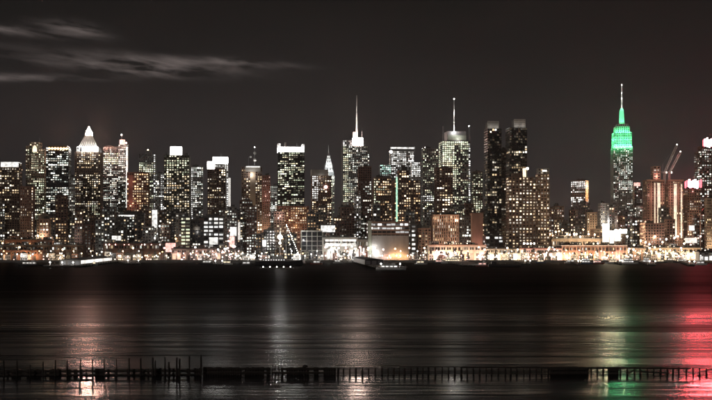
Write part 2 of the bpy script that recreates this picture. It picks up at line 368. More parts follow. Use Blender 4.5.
# ---- far left group
b = Bld('dark slab tower with a white lit crown band at the extreme left of the skyline', 0, 22, 163, 1900, wall='brown', p=.26, pal='warm', st=1.1, roof=False)
b.box('crown_band', 1.5, 21, 167, 162, 'sign_white', out=.15); b.box('crown_cap', 1, 21.5, 162, 160.8, 'grey', out=.3)
b = Bld('yellow-green lit tower with an arched glowing top behind the brown slender block', 26, 46.5, 149, 2300, wall='olive', p=.62, row=.25, pal='green', st=1.2, bay=3.8, fl=4.4,
        zones=[(0, .3, 140, 240, .3, .8, 'green')], roof=False)
b.block(30, 42, 149, 142, wall='olive', dy=(-.35, .35), p=.25, pal='green'); b.spire('antenna', 40, 142, 136.5, .5, .2); b.box('parapet', 26, 30, 149, 146, 'olive', (-.5, .4), out=-.4)
m = MB(); m.lathe([(2.2 * 2, b.z(152)), (4.4, b.z(149)), (3.4, b.z(147)), (1.2, b.z(145.6)), (.1, b.z(145.3))], 12, b.lx(36), -b.d / 2 - .2); m.build('arched_light', 'sign_warm', b.root)
b = Bld('black glass tower with a row of orange lamps along its roof edge', 46.5, 71, 147, 2150, wall='black', p=.34, row=.22, pal='cool', st=1.2, bay=4, pf=.25, roof=False)
b.box('roof_cap', 47.5, 70, 147, 145.6, 'dark', out=-.5)
for x in (50, 53.2, 56.4, 59.6, 62.8, 66, 69): m = MB(); m.ball((b.lx(x), -b.d / 2 - .6, b.z(148.6)), 2.1); m.build('roof_lamp', 'lamp_orange', b.root)
# tower with the pyramid and lantern
b = Bld('brown tower with a bright band, ribbed pyramid roof and glowing lantern tip', 75, 103, 152, 2250, name='pyramid_tower', wall='brown', p=.32, pal='warm', st=1.3, bay=4.0, fl=4.0, pf=.45,
        zones=[(.22, .33, 152, 165, 1, 2.2, 'warm'), (.62, .75, 152, 165, 1, 2.2, 'warm'), (.66, .9, 205, 216, .9, 1.6, 'green')], row=.06, k=.9, roof=False)
b.block(77, 101, 152, 146.5, wall='pale', dy=(-.44, .44), p=1, pal='white', st=2.4, bay=5, fl=9, pf=.3, sf=.25, nm='band_wall')
for x in (78, 84, 90, 96, 100): b.lamp(x, 150, 3.5, 9000, WHITE)
m = MB(); zz0, zz1 = b.z(146.5), b.z(134.5); m.frus(0, 0, .72 * b.w, .72 * b.d, .26 * b.w, .26 * b.d, zz0, zz1); m.build('pyramid_roof', 'dark', b.root)
for i in range(9):
    t = i / 8 - .5; m = MB(); m.tube((t * .70 * b.w, -.362 * b.d, zz0), (t * .26 * b.w, -.135 * b.d, zz1), .55, .5, 4); m.build('roof_rib', 'pale', b.root)
for t in (-.3, 0, .3): point('floodlight', (t * b.w, -.5 * b.d, b.z(145.5)), 26000, WHITE, 1.0, b.root)
m = MB(); m.frus(0, 0, .26 * b.w, .26 * b.d, .2 * b.w, .2 * b.d, zz1, b.z(131)).frus(0, 0, .2 * b.w, .2 * b.d, .3, .3, b.z(131), b.z(125.5)); m.build('lantern', 'lantern', b.root)
Bld('slender brown block with pale vertical stripes in front of the yellow-green tower', 20.5, 35, 187, 1720, name='apartment_tower', wall='rust', p=.10, pal='warm', bay=3.4, pf=.6, strips=[(.9, .8, 1.2, 'warm')])
b = Bld('tan round-shouldered building at the foot of the black glass tower', 37, 51, 219, 1700, name='domed_building', cat='building', wall='tan', p=.10, bay=4, pf=.5, roof=False, k=.7)
m = MB(); h0 = b.z(219); m.lathe([(b.w * .48, h0), (b.w * .44, h0 + 3), (b.w * .34, h0 + 6), (b.w * .18, h0 + 8), (.2, h0 + 8.6)], 20); m.build('dome_roof', 'tan', b.root)
b.lamp(44, 236, 14, 16000, WARM)
Bld('narrow pale-grey tower squeezed between black glass and pyramid towers', 69.5, 75.5, 178, 2050, wall='pale', p=.25, pal='cool', bay=3.5, zones=[(0, 1, 215, 240, .8, 1.4, 'white')])
# ---- twin mass right of the pyramid tower
b = Bld('grey glass tower with a yellow lit leaf-shaped cluster of top windows', 103.5, 119.5, 147, 2400, wall='dark', p=.36, pal='cool', st=1.1, bay=3.6, fl=4,
        zones=[(.05, .95, 153, 164, .85, 2.0, 'green')], strips=[(.55, .8, 1.4, 'cool')])
b = Bld('slim glass tower with a white glowing right edge and pinkish roof lamp', 118.5, 129, 144.5, 2330, wall='grey', p=.5, pal='cool', st=1.1, bay=3.4, fl=4, roof=False)
b.box('edge_light', 126.6, 128.4, 212, 147, 'sign_white', (-.51, -.49)); b.box('roof_house', 119.6, 125, 144.5, 139.5, 'sign_pink', (-.3, .3)); b.spire('antenna', 121.5, 139.5, 133, .7, .2); b.ball('beacon', 121.4, 134.5, 1.6, 'lamp_white')
b.ball('beacon', 126.3, 142.6, 1.8, 'lamp_pink')
b = Bld('red-brown block with a bright red left strip in front of the grey ledge tower', 127, 150, 173, 1850, wall='brown', p=.42, pal='amber', st=1.0, zones=[(.28, .8, 172, 235, .6, 1.3, 'amber')])
b.box('red_strip', 128.5, 133.5, 203, 175, 'redbrown', (-.52, -.5)); b.lamp(131, 205, 12, 7000, (1, .4, .3)); b.lamp(131, 182, 12, 5000, (1, .4, .3))
b = Bld('grey stepped tower with a band of brightly lit floors below its blank top', 139, 156.5, 154, 2200, wall='grey', p=.22, pal='green', st=1.1, zones=[(0, .85, 164, 174, .92, 2.2, 'green'), (.85, 1, 155, 240, .8, 1.5, 'white'), (0, .84, 150, 163, .03, .4, 'cool')], roof=False)
b.block(145, 152, 154, 150, wall='grey', dy=(-.2, .2), win=False, nm='roof_house'); b.ball('beacon', 148, 149.5, 1.4, 'lamp_warm'); b.spire('antenna', 148, 150, 145.5, .3, .15)
Bld('narrow grey slab with pale vertical lights beside the tower with the white roof box', 155.5, 164.5, 174, 2120, wall='grey', p=.3, pal='cool', bay=3.3, strips=[(.75, .9, 1.2, 'white')])
b = Bld('dark green-brown tower topped by a glowing white box', 164, 190.5, 155, 2000, wall='olive', p=.46, pal='green', st=1.25, bay=4.4, zones=[(0, 1, 160, 166, .8, 1.5, 'green'), (.0, 1, 175, 240, .42, 1.3, 'warm')], roof=False)
b.box('light_box', 170.5, 182, 154.6, 146.3, 'sign_hot', (-.35, .2)); b.box('roof_house', 166, 170, 155, 152, 'dark', (-.3, .3)); b.box('roof_house', 183, 189, 155, 152.5, 'dark', (-.3, .3))
b = Bld('white lit office slab with wide bright floors between dark towers', 191, 203.5, 167, 2250, wall='grey', p=.5, row=.5, pal='cool', st=1.5, bay=4, zones=[(0, .14, 168, 240, .95, 1.6, 'white')])
b = Bld('dark brown tower crowned by a bright white cube at its left corner', 207.5, 226, 169, 2000, wall='brown', p=.2, row=.06, pal='warm', st=1.2, roof=False)
b.box('light_box', 207.3, 214.6, 168.6, 161.5, 'sign_hot', (-.45, .1)); b.box('parapet', 215, 225, 169, 167.6, 'brown', (-.5, -.45))
b = Bld('white floodlit flat-topped tower rising behind the brown cube-crowned tower', 213, 228.5, 163, 2280, wall='pale', p=.7, pal='white', st=1.4, roof=False, zones=[(.75, 1, 160, 240, .9, 1.7, 'white')])
b.box('crown_band', 213, 228, 163.5, 157, 'sign_hot', out=.2); b.spire('antenna', 221, 157, 152.5, .3, .15)
# ---- lower blocks in front, left half
b = Bld('low dark office with a white lit cornice under the red-striped block', 117, 141, 214, 1720, cat='building', name='office_block', wall='dark', p=.22, pal='cool', st=.7)
b.box('cornice_light', 119, 137.5, 216.5, 215, 'sign_white', (-.53, -.51))
Bld('dark stepped block with scattered lamps right of the cornice office', 141, 152, 208, 1740, cat='building', name='office_block', wall='brown', p=.12, pal='warm')
b = Bld('small bright white signboard block beside the dark stepped block', 151.5, 158.5, 209, 1760, cat='building', name='office_block', wall='white', p=.2, pal='white', roof=False)
b.box('light_panel', 152, 157.5, 229, 210, 'sign_white', (-.52, -.505))
b = Bld('office with a regular grid of wide lit windows and a bright lobby', 203.5, 224, 217, 1640, cat='building', name='office_block', wall='dark', p=.92, pal='white', st=1.2, bay=6.6, fl=5.6, pf=.25, sf=.42, sig=.2)
b.box('lobby_light', 209.5, 218, 244.5, 237.5, 'sign_white', (-.52, -.505))
b = Bld('narrow block with one column of wide lit windows', 181, 190.5, 217, 1650, cat='building', name='office_block', wall='dark', p=.9, pal='green', st=1.1, bay=6.5, fl=5, sig=.2, pf=.2)
b = Bld('black building with a lit shallow arch between two lit-window blocks', 190, 203.5, 221, 1660, cat='building', name='office_block', wall='black', p=.04, pal='warm')
m = MB(); m.lathe([(b.w * .34, b.z(230)), (b.w * .34, b.z(227)), (b.w * .2, b.z(225.6)), (.1, b.z(225.3))], 16, 0, -b.d / 2 + b.w * .22); m.build('arch_drum', 'stone', b.root); b.lamp(197, 232, 7, 5000, WHITE)
# ---- centre left
b = Bld('brown tower with a pale lit cornice and a mast of round dishes', 241.5, 262, 167, 2050, wall='brown', p=.28, pal='warm', st=1.0, zones=[(.42, .68, 170, 240, 0, 0, 'warm')], roof=False, bay=4)
b.box('cornice', 245, 260.5, 171.5, 166.5, 'pale', (-.53, -.5)); b.box('cornice_light', 246, 260, 167.4, 166.2, 'sign_white', (-.55, -.535)); b.box('bare_panel', 250, 255.5, 240, 172, 'tan', (-.515, -.5))
b.lamp(252, 175, 6, 9000, WHITE); b.lamp(253, 235, 25, 60000, WARM)
b.spire('mast', 254.5, 167, 146, .55, .25); b.ball('dish', 254.8, 159.5, 3.0, 'white_paint', -.1); b.ball('dish', 254.8, 152.6, 2.7, 'white_paint', -.1); b.ball('dish', 250.6, 156.4, 2.0, 'white_paint'); b.spire('mast', 248.5, 167, 156, .4, .3); b.ball('beacon', 254.6, 146.5, 1.0, 'lamp_white')
b.lamp(255, 163, -8, 5000, WHITE, .5)
b = Bld('pinkish brick wing leaning against the tower with round dishes', 260.5, 270.5, 176, 2110, wall='rust', p=.12, pal='pink', bay=4, pf=.55); b.lamp(266, 230, 20, 30000, WARM); b.lamp(266, 195, 25, 14000, PINK)
Bld('short white-lit tower hidden beside the black white-crowned tower', 269.5, 278.5, 186, 2350, wall='grey', p=.6, pal='cool', st=1.2, bay=3.6)
b = Bld('black glass tower with a brilliant white crown and raised corners', 277, 304.5, 152, 2150, wall='black', p=.40, pal='green', st=1.2, bay=4.2, pf=.3, zones=[(.44, .56, 152, 175, .9, 1.4, 'green')], roof=False)
b.box('crown_band', 277.2, 304, 152, 147, 'sign_hot', out=.1); b.box('corner_fin', 277, 280, 147, 143.6, 'sign_white', (-.5, .5)); b.box('corner_fin', 284, 285.6, 147, 142.5, 'white', (-.5, -.4)); b.box('corner_fin', 302, 304.4, 147, 144, 'sign_white', (-.5, .5)); b.spire('antenna', 297, 147, 141.8, .35, .2)
b = Bld('red-brown hotel with yellow windows below the white-crowned black tower', 276, 309, 207, 1900, cat='building', name='hotel_block', wall='redbrown', p=.4, pal='amber', st=.7, zones=[(.5, .85, 205, 213, .95, 1.2, 'amber')]); b.lamp(279, 216, 12, 7000, PINK); b.lamp(296, 226, 22, 20000, ORANGE)
b.ball('wall_lamp', 277.5, 218, 2.0, 'lamp_pink', -.55)
# art-deco spire (crown of arches)
b = Bld('slender tower with a white lit tapering arched crown and needle spire', 322.5, 334.5, 176, 3300, name='spired_skyscraper', cat='skyscraper', wall='pale', p=.25, pal='green', st=1.2, k=1, roof=False, bay=5)
tiers = [(1.0, 176, 172), (.84, 172, 168), (.72, 168, 164), (.58, 164, 160.5), (.44, 160.5, 157.5), (.30, 157.5, 155), (.17, 155, 152.5)]
for k, (f, y0, y1) in enumerate(tiers):
    m = MB(); f2 = tiers[k + 1][0] if k < 6 else .08
    m.frus(0, 0, b.w * f * .95, b.d * f * .95, b.w * (f * .4 + f2 * .55), b.d * (f * .4 + f2 * .55), b.z(y0), b.z(y1)); cr_ = m.build('crown_tier', 'steel', b.root)
    if k in (1, 2, 3, 4, 5):
        for sgn in (-1, 0, 1):
            m = MB(); a = b.w * f * .15; xx = sgn * b.w * f * .3; yy = -b.d * f * .475 - .5; z0 = b.z(y0) + 1; z1 = b.z(y1)
            i = len(m.v); m.v += [(xx - a, yy, z0), (xx + a, yy, z0), (xx, yy + .4, z1)]; m.f.append((0, 1, 2)); m.build('crown_window', 'sign_white', b.root)
m = MB(); m.tube((0, 0, b.z(152.5)), (0, 0, b.z(144.5)), 1.6, .2, 6); m.build('needle', 'white_paint', b.root)
for y in (177, 170, 163): 
    for t in (-.55, 0, .55): point('floodlight', (t * b.w, -b.d * .72, b.z(y)), 11000, (.92, 1, .95), 1, b.root)
b = Bld('office tower with a grey blank cornice in front of the needle-spired crown', 311, 331.5, 175.5, 2100, wall='brown', p=.42, pal='warm', st=1.2, zones=[(0, .35, 176, 200, .8, 1.7, 'white')], roof=False)
b.box('cornice', 310.5, 328, 175.5, 169.5, 'stone', out=.2); b.ball('wall_lamp', 325.5, 187, 3.0, 'lamp_pink', -.53)
b.lamp(320, 178, 8, 12000, WHITE)
# tower with the tall antenna
b = Bld('tall glass tower with a white blazing corner and a very tall lit antenna mast', 341, 369.5, 146, 2500, name='antenna_skyscraper', cat='skyscraper', wall='grey', p=.55, pal='cool', st=1.1, bay=4.2, fl=4.2,
        zones=[(.02, .24, 138, 240, .85, 1.5, 'green')], roof=False)
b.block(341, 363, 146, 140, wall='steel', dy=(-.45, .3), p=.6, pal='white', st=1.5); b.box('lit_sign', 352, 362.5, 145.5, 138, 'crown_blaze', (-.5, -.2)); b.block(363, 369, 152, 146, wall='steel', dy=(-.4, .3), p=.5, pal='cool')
m = MB()
for dx in (-1.8, 1.8):
    for dyy in (-1.8, 1.8): m.tube((b.lx(356.8) + dx, dyy, b.z(140)), (b.lx(356.8) + dx * .4, dyy * .4, b.z(112)), .4, .3, 4)
for k in range(14):
    z0 = b.z(140 - 2 * k); z1 = b.z(138 - 2 * k); q = 1.8 * (1 - k / 14 * .6); m.tube((b.lx(356.8) - q, -q, z0), (b.lx(356.8) + q, -q, z1), .25, n=4).tube((b.lx(356.8) + q, q, z0), (b.lx(356.8) - q, q, z1), .25, n=4)
m.build('antenna_lattice', 'white_paint', b.root); b.spire('antenna_mast', 356.8, 138, 94, 1.0, .5, 'white_paint'); b.box('antenna_base', 352.5, 356, 138, 131, 'steel', (-.1, .1)); b.spire('side_mast', 362.5, 138, 130, .5, .3)
for y in (137, 128, 118, 108): point('floodlight', (b.lx(354.5), -9, b.z(y)), 5000, WHITE, 1, b.root)
b = Bld('plain dark brown slab standing before the tall antenna tower', 357.5, 371.5, 167, 1950, wall='redbrown', p=.22, pal='cool', st=.8, zones=[(0, 1, 160, 182, 0, 0, 'cool')])
Bld('square dark brown block with a blank front at the foot of the antenna tower', 340.5, 354.5, 208, 1740, cat='building', name='office_block', wall='redbrown', p=.02, pal='warm')
Bld('tall white apartment strip lit from top to bottom beside the blank brown block', 353.5, 361, 196, 1800, name='apartment_tower', wall='white', p=.55, pal='white', st=1.1, bay=3.4)
# ---- theatre-district group
b = Bld('wide tower with a white framed glowing crown behind brown apartment towers', 387.5, 414.5, 165, 2450, wall='grey', p=.5, pal='white', st=1.3, roof=False)
b.block(389, 414, 165, 151, wall='pale', dy=(-.42, .42), p=.85, pal='white', st=1.8, bay=4, nm='crown_wall', pf=.25)
b.box('crown_frame', 388, 415, 148.8, 147.2, 'sign_white', (-.5, -.44)); b.box('frame_post', 388, 389.2, 165, 147, 'steel', (-.5, -.46)); b.box('frame_post', 413.8, 415, 165, 146, 'steel', (-.5, -.46)); b.ball('beacon', 388.3, 152, 3.2, 'lamp_white', -.52)
b.box('roof_house', 392, 411, 151, 149.2, 'dark', (-.3, .3))
b = Bld('small tower covered in teal-white glowing signs left of the framed crown', 379, 391, 164.5, 2380, wall='grey', p=.75, pal='teal', st=2.0, bay=4, roof=False)
b = Bld('short tower with a blazing white top right of the framed crown', 410.5, 420.5, 162, 2400, wall='pale', p=.3, pal='white', st=1.0, zones=[(0, 1, 160, 177, .9, 2.6, 'white')], roof=False)
b = Bld('brown apartment tower with one thin pale light line down its left edge', 372, 391.5, 178, 1800, name='apartment_tower', wall='brown', p=.42, pal='amber', st=1.2, bay=3.6, strips=[(.08, .95, 1.2, 'green')])
b = Bld('brown apartment tower with a bright green-white light line near its left side', 391.5, 420.5, 180, 1820, name='apartment_tower', wall='redbrown', p=.40, pal='amber', st=1.2, bay=3.8, roof=False)
b.box('light_line', 393.2, 395, 224, 177, 'sign_green', (-.52, -.505)); b.block(397, 408, 180, 170, wall='redbrown', dy=(-.4, .3), p=.3, pal='amber'); b.block(400, 406, 170, 166, wall='dark', dy=(-.3, .2), win=False, nm='roof_house')
b = Bld('grey tower with vertical light dots left of the tower with the thin mast', 421, 438, 149, 2250, wall='grey', p=.38, pal='green', st=1.0, bay=3.8, strips=[(.5, .6, 1.1, 'white')], zones=[(0, .6, 195, 202, .9, 2, 'white')])
b.ball('beacon', 425, 147, 1.5, 'lamp_white'); b.ball('beacon', 421.8, 148.6, 1.5, 'lamp_white')
# mast tower with screens
b = Bld('tower with glowing cream upper screens, corner fins and a thin white mast', 438.5, 470.5, 141, 2300, name='mast_skyscraper', cat='skyscraper', wall='grey', p=.3, pal='green', st=1.2, bay=4, fl=4.2, pf=.3, sf=.35,
        zones=[(0, .40, 141, 166, 1, 2.2, 'green'), (.4, 1, 141, 146, 1, 2.2, 'green'), (.9, 1, 141, 235, .8, 1.5, 'white'), (.4, .9, 146, 235, .3, 1.1, 'green'), (.28, .4, 166, 180, .8, 1.5, 'green')], roof=False, sig=.3)
b.block(444.5, 466, 141, 131, wall='steel', dy=(-.38, .38), win=False, nm='roof_house'); b.box('roof_screen', 445, 466, 140, 135, 'green_steel', (-.42, -.39))
b.box('corner_fin', 438.6, 440, 141, 126, 'steel', (-.5, -.44)); b.box('corner_fin', 468.8, 470.4, 141, 126, 'steel', (-.5, -.44)); b.ball('beacon', 469, 126, 1.5, 'lamp_white', -.47)
b.spire('mast', 454, 131, 97, 1.1, .45, 'white_paint'); b.ball('beacon', 454, 97.5, 1.4, 'lamp_white'); b.ball('mast_joint', 454, 121, 1.8, 'white_paint'); b.lamp(452, 132, 6, 16000, WHITE); b.lamp(458, 139, 3, 8000, WHITE); point('floodlight', (b.lx(454), -6, b.z(128)), 20000, WHITE, 1, b.root); point('floodlight', (b.lx(454), -7, b.z(112)), 12000, WHITE, 1, b.root)
Bld('dark red-brown stepped block in front of the cream-screened tower', 434.5, 453, 168, 1900, wall='redbrown', p=.25, pal='warm', st=1.1, bay=4.4)
Bld('slim olive block with stacked yellowish windows right of the cream-screened tower', 471.5, 483, 172, 2100, wall='olive', p=.5, pal='green', st=.9, bay=4.5)
# twin dark glass towers
b = Bld('left twin of two dark glass towers with a faint gridded crown', 484, 501.5, 128.5, 1750, name='apartment_tower', wall='black', p=.035, pal='warm', st=.8, bay=3.4, fl=3.8, pf=.2, sf=.3, k=1.2, roof=False, zones=[(.3, .7, 155, 240, .22, .7, 'warm')])
def gridcrown(b, x0, x1, y0, y1):
    m = MB(); z0, z1 = b.z(y0), b.z(y1); a, c = b.lx(x0), b.lx(x1); dd = b.d * .32
    for i in range(9):
        x = a + (c - a) * i / 8; m.box(x - .25, x + .25, -dd - .25, -dd + .25, z0, z1)
    for j in range(5):
        z = z0 + (z1 - z0) * j / 4; m.box(a - .3, c + .3, -dd - .2, -dd + .2, z - .22, z + .22)
    g = m.build('crown_grid', 'pale', b.root)
    m = MB(); m.box(a + .5, c - .5, -dd + .6, dd, z0, z1 - .5); m.build('crown_core', 'grey', b.root)
    for t in (.2, .8): point('floodlight', (a + (c - a) * t, -dd - 5, z0 + 1.5), 1100, WHITE, .6, b.root)
gridcrown(b, 485, 498.5, 128.5, 121); b.ball('beacon', 494, 130, 1.0, 'lamp_white', -.52); b.ball('beacon', 488, 132, .9, 'lamp_warm', -.52)
b = Bld('right twin of two dark glass towers with the taller gridded crown', 505.5, 527, 127.5, 1700, name='apartment_tower', wall='black', p=.035, pal='warm', st=.8, bay=3.4, fl=3.8, pf=.2, sf=.3, k=1.0, roof=False,
        zones=[(.1, .95, 149.5, 152.5, .9, 1.6, 'warm'), (.2, .8, 160, 240, .16, .7, 'warm')])
gridcrown(b, 512, 525.5, 127.5, 119)
b = Bld('dark glass link block standing between the twin towers', 498.5, 508.5, 150, 1790, name='apartment_tower', wall='black', p=.06, pal='warm', st=.7, bay=3.4, pf=.25, roof=True)
# residential slab with regular windows
b = Bld('brown apartment slab with evenly spaced warm windows before the right twin', 505.5, 536, 177, 1600, name='apartment_tower', wall='brown', p=.56, pal='warm', st=1.3, bay=4.6, fl=4.1, pf=.5, sf=.5, k=.5, roof=False)
b.box('roof_house', 511, 522, 177, 173, 'brown', (-.3, .3)); b.box('roof_lantern', 522.6, 525.6, 176.8, 168, 'sign_warm', (-.3, -.1)); b.ball('wall_lamp', 527.5, 168.2, 1.8, 'lamp_white', -.2); b.spire('lamp_post', 527.5, 177, 168.2, .25, .2, yd=-.2)
b = Bld('brown apartment slab with a lit penthouse right of the evenly windowed slab', 535.5, 549.5, 174, 1615, name='apartment_tower', wall='brown', p=.5, pal='warm', st=1.2, bay=4.6, fl=4.1, pf=.5, sf=.5, k=.7, roof=False)
b.block(536, 549, 174, 168.5, wall='stone', dy=(-.45, .4), p=.2, pal='warm', nm='penthouse_wall'); b.box('penthouse_light', 541, 546.5, 171.6, 169.9, 'sign_white', (-.48, -.46))
# ---- right part
b = Bld('mid-rise with a white-windowed front and an orange floodlit side', 571, 588.5, 181, 2300, cat='building', name='office_block', wall='tan', p=.5, pal='white', st=1.6, rz=-28, k=.75, zones=[(0, 1, 181, 186, .95, 2.0, 'white')]); point('floodlight', (b.w * .5 + 10, 0, b.z(186)), 45000, WARM, 1, b.root); point('floodlight', (b.w * .5 + 10, 0, b.z(196)), 30000, ORANGE, 1, b.root)
Bld('grey plain block below the orange-sided mid-rise', 573, 590, 203, 2000, cat='building', name='office_block', wall='grey', p=.12, pal='warm')
b = Bld('tan rounded-corner block with pale vertical ribs', 585, 597, 213, 1850, cat='building', name='office_block', wall='tan', p=.04, pal='warm', pf=.6); b.lamp(591, 232, 25, 40000, WARM)
b = Bld('pale slab with a lit white side right of the tan ribbed block', 598, 609, 204, 1900, cat='building', name='office_block', wall='pale', p=.2, pal='warm', rz=12); b.lamp(600, 222, 20, 30000, WHITE)
# the green-crowned skyscraper
b = Bld('stepped skyscraper with a green floodlit crown and slender mast', 610.5, 632.5, 147, 2900, name='green_crowned_skyscraper', cat='skyscraper', wall='stone', p=.30, pal='cool', st=1.1, bay=4.3, fl=4.0, k=1.2, rz=-5, pf=.45, roof=False,
        zones=[(.3, 1, 170, 174, .75, 1.7, 'cool'), (.3, 1, 180, 190, .8, 1.7, 'cool'), (0, 1, 147, 149, .85, 1.4, 'cool'), (.25, 1, 156, 165, .5, 1.3, 'cool'), (0, .3, 149, 200, .4, 1.2, 'cool')], side=.5)
GC = 'white'
def gtier(x0, x1, y0, y1, dd, win=True):
    b.block(x0, x1, y0, y1, wall=GC, dy=(-dd, dd), p=0, bay=5, fl=6, pf=.6, sf=.35, nm='crown_wall', win=win)
gtier(611.5, 631.5, 147, 132, .46); gtier(613.5, 629.5, 132, 126, .38); gtier(615, 628, 126, 123.5, .32)
for (y, xs, dd, pw) in ((146.5, (611.5, 615, 618.5, 622, 625.5, 629, 631.5), .46, 8500), (139, (613, 618.5, 624.5, 630), .46, 6000), (131.5, (614, 618, 622, 626, 629.5), .38, 6000)):
    for x in xs: point('floodlight', (b.lx(x), -dd * b.d - 6.0, b.z(y)), pw, GREEN, 1, b.root)
    for sg in (-1, 1): 
        for q in (-.5, 0, .5): point('floodlight', ((b.lx(xs[-1]) + 7) * sg, q * dd * b.d, b.z(y)), pw, GREEN, 1, b.root)
m = MB(); m.box(b.lx(611), b.lx(632), -.49 * b.d, -.475 * b.d, b.z(147), b.z(146.4)); m.build('floodlight_bar', 'lamp_green', b.root)
m = MB(); cx = b.lx(621.7); mw = 5.0
m.frus(cx, 0, 16, 16, 12, 12, b.z(123.5), b.z(121.5)); m.build('mast_base', 'pale', b.root)
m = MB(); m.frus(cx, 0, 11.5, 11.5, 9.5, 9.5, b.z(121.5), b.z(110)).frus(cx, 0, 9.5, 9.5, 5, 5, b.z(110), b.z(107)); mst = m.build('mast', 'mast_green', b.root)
for t in (-4.2, -1.4, 1.4, 4.2): m = MB(); m.box(cx + t - .35, cx + t + .35, -6.4, -5.9, b.z(121.5), b.z(109.6)); m.build('mast_fin', 'pale', b.root)
point('floodlight', (cx, -13, b.z(121)), 8000, GREEN, 1, b.root)
m = MB(); m.tube((cx, 0, b.z(107)), (cx, 0, b.z(95)), 2.0, 1.4).tube((cx, 0, b.z(95)), (cx, 0, b.z(82)), 1.2, .6); m.build('antenna', 'white_paint', b.root)
for y in (105, 99, 92, 86): point('floodlight', (cx + 1, -7, b.z(y)), 2600, WHITE, .5, b.root)
for y, rr in ((83.5, 1.5), (91.5, 1.1), (97, 1.4)): m = MB(); m.ball((cx, -1.5, b.z(y)), rr); m.build('beacon', 'lamp_white', b.root)
b.block(607.5, 636, None, 203, wall='stone', dy=(-.62, .62), p=.25, pal='cool', nm='setback_wall')
# brick tower pair with the cranes
b = Bld('red-brick tower with one glow-painted cream strip carrying a lit roof block', 643, 664, 181, 1750, name='brick_tower', wall='redbrown', p=.09, pal='amber', st=.6, bay=3.2, roof=False)
b.block(651.5, 660.5, 181, 166, wall='rust', dy=(-.3, .3), p=.03, bay=5, nm='roof_house'); b.box('roof_lip', 642.6, 664.4, 181, 179.6, 'rust', out=.3)
for xa, xb, mt in ((655.2, 658.8, 'glow_cream'), (651.5, 652.6, 'glow_cream')): b.box('pilaster_glow', xa, xb, 238, 183, mt, (-.53, -.502))  # glowing strips stand in for floodlit pale pilasters
for xa, xb in ((646.5, 648), (660.5, 662)): b.box('pilaster', xa, xb, 240, 182, 'rust', (-.54, -.502))
for x in (647, 661): b.lamp(x, 232, 18, 22000, WARM); b.lamp(x, 195, 14, 9000, PINK)
b.lamp(655, 176, -2, 9000, PINK)
b2 = Bld('red-brick tower with two glow-painted cream strips beside the roof-block tower', 664.5, 683, 181, 1760, name='brick_tower', wall='redbrown', p=.09, pal='amber', st=.6, bay=3.2, roof=False)
b2.box('roof_lip', 664.2, 683.4, 181, 179.6, 'rust', out=.3)
for xa, xb in ((671, 674.6), (679.6, 681.4)): b2.box('pilaster_glow', xa, xb, 238, 184, 'glow_cream', (-.53, -.502))  # floodlit pilasters painted as glow here too
for xa, xb in ((666, 667.2), (676, 677.6)): b2.box('pilaster', xa, xb, 240, 182, 'rust', (-.54, -.502))
for x in (667, 677): b2.lamp(x, 232, 18, 22000, WARM); b2.lamp(x, 195, 14, 9000, PINK)
b = Bld('round-cornered brown tower carrying the lower red neon sign', 682.5, 700.5, 190, 1800, name='brick_tower', wall='rust', p=.12, pal='warm', st=.8, k=1)
for x in (686, 696): b.lamp(x, 230, 22, 16000, WARM)
def neon(x0, x1, y0, y1, D, label, n):
    X0, Y, Z1 = at(x0, y0, D); X1, _, Z0 = at(x1, y1, D); cx = (X0 + X1) / 2; w = X1 - X0; h = Z1 - Z0
    e = empty('neon_sign', (cx, Y, Z0)); tag(e, label, 'sign', 'red neon roof signs')
    m = MB(); m.box(-w / 2 * .9, w / 2 * .9, .6, 1.0, h * .2, h * .7); m.build('backboard', 'hull_red', e)
    for i in range(n):
        x = -w / 2 + w * (i + .5) / n; t = abs(i - (n - 1) / 2) / (n / 2); hh = h * (.90 + .10 * ((i * 7) % 3 - 1))
        m = MB(); m.box(x - w / n * .36, x + w / n * .36, -.3, .3, h * (.16 + .06 * ((i * 5) % 3 - 1)), hh); m.build('letter_tube', 'neon_red' if t < .6 else 'neon_core', e)
    for s_ in (-.4, .4): m = MB(); m.tube((s_ * w, 1.2, -4), (s_ * w, 1.2, h * .9), .25); m.build('support_post', 'steel', e)
    return e
neon(684.5, 702, 179.5, 189.2, 1813, 'red neon sign on the round-cornered brown tower beside the cranes', 9)
b = Bld('tall dark hotel tower with cool windows at the extreme right of the skyline', 694.5, 716, 151, 2050, name='hotel_tower', wall='brown', p=.42, pal='cool', st=1.2, bay=4.2, roof=False)
b.block(698, 716, 151, 148.5, wall='brown', dy=(-.4, .4), p=.3, pal='cool', nm='upper_wall'); b.box('roof_house', 697.5, 701.5, 148.5, 146, 'brown', (-.3, .3))
neon(702.5, 716, 138, 148.3, 2066, 'red neon sign at the top of the tall dark hotel tower', 7)
b = Bld('tan column-like tower with one row of warm windows at the right border', 704.5, 715, 199, 1640, name='apartment_tower', wall='tan', p=.1, pal='amber', strips=[(.5, .9, 1.3, 'amber')], bay=3.3); b.lamp(708, 246, 14, 26000, WARM)
Bld('low brown-brick warehouse with tall dark front below the brick towers', 640, 664, 224, 1600, cat='building', name='warehouse', wall='redbrown', p=.12, pal='amber', st=.6)
Bld('narrow brick block with a lit base beside the low brown-brick warehouse', 664.5, 675, 220, 1630, cat='building', name='warehouse', wall='rust', p=.15, pal='amber', st=.6)
b = Bld('dark mid-rise with a pink lit top left of the red-brick towers', 632.5, 642, 186, 2150, cat='building', name='office_block', wall='dark', p=.2, pal='cool', roof=False); b.box('lit_top', 633.5, 640, 186, 182.5, 'sign_pink', (-.4, .2))

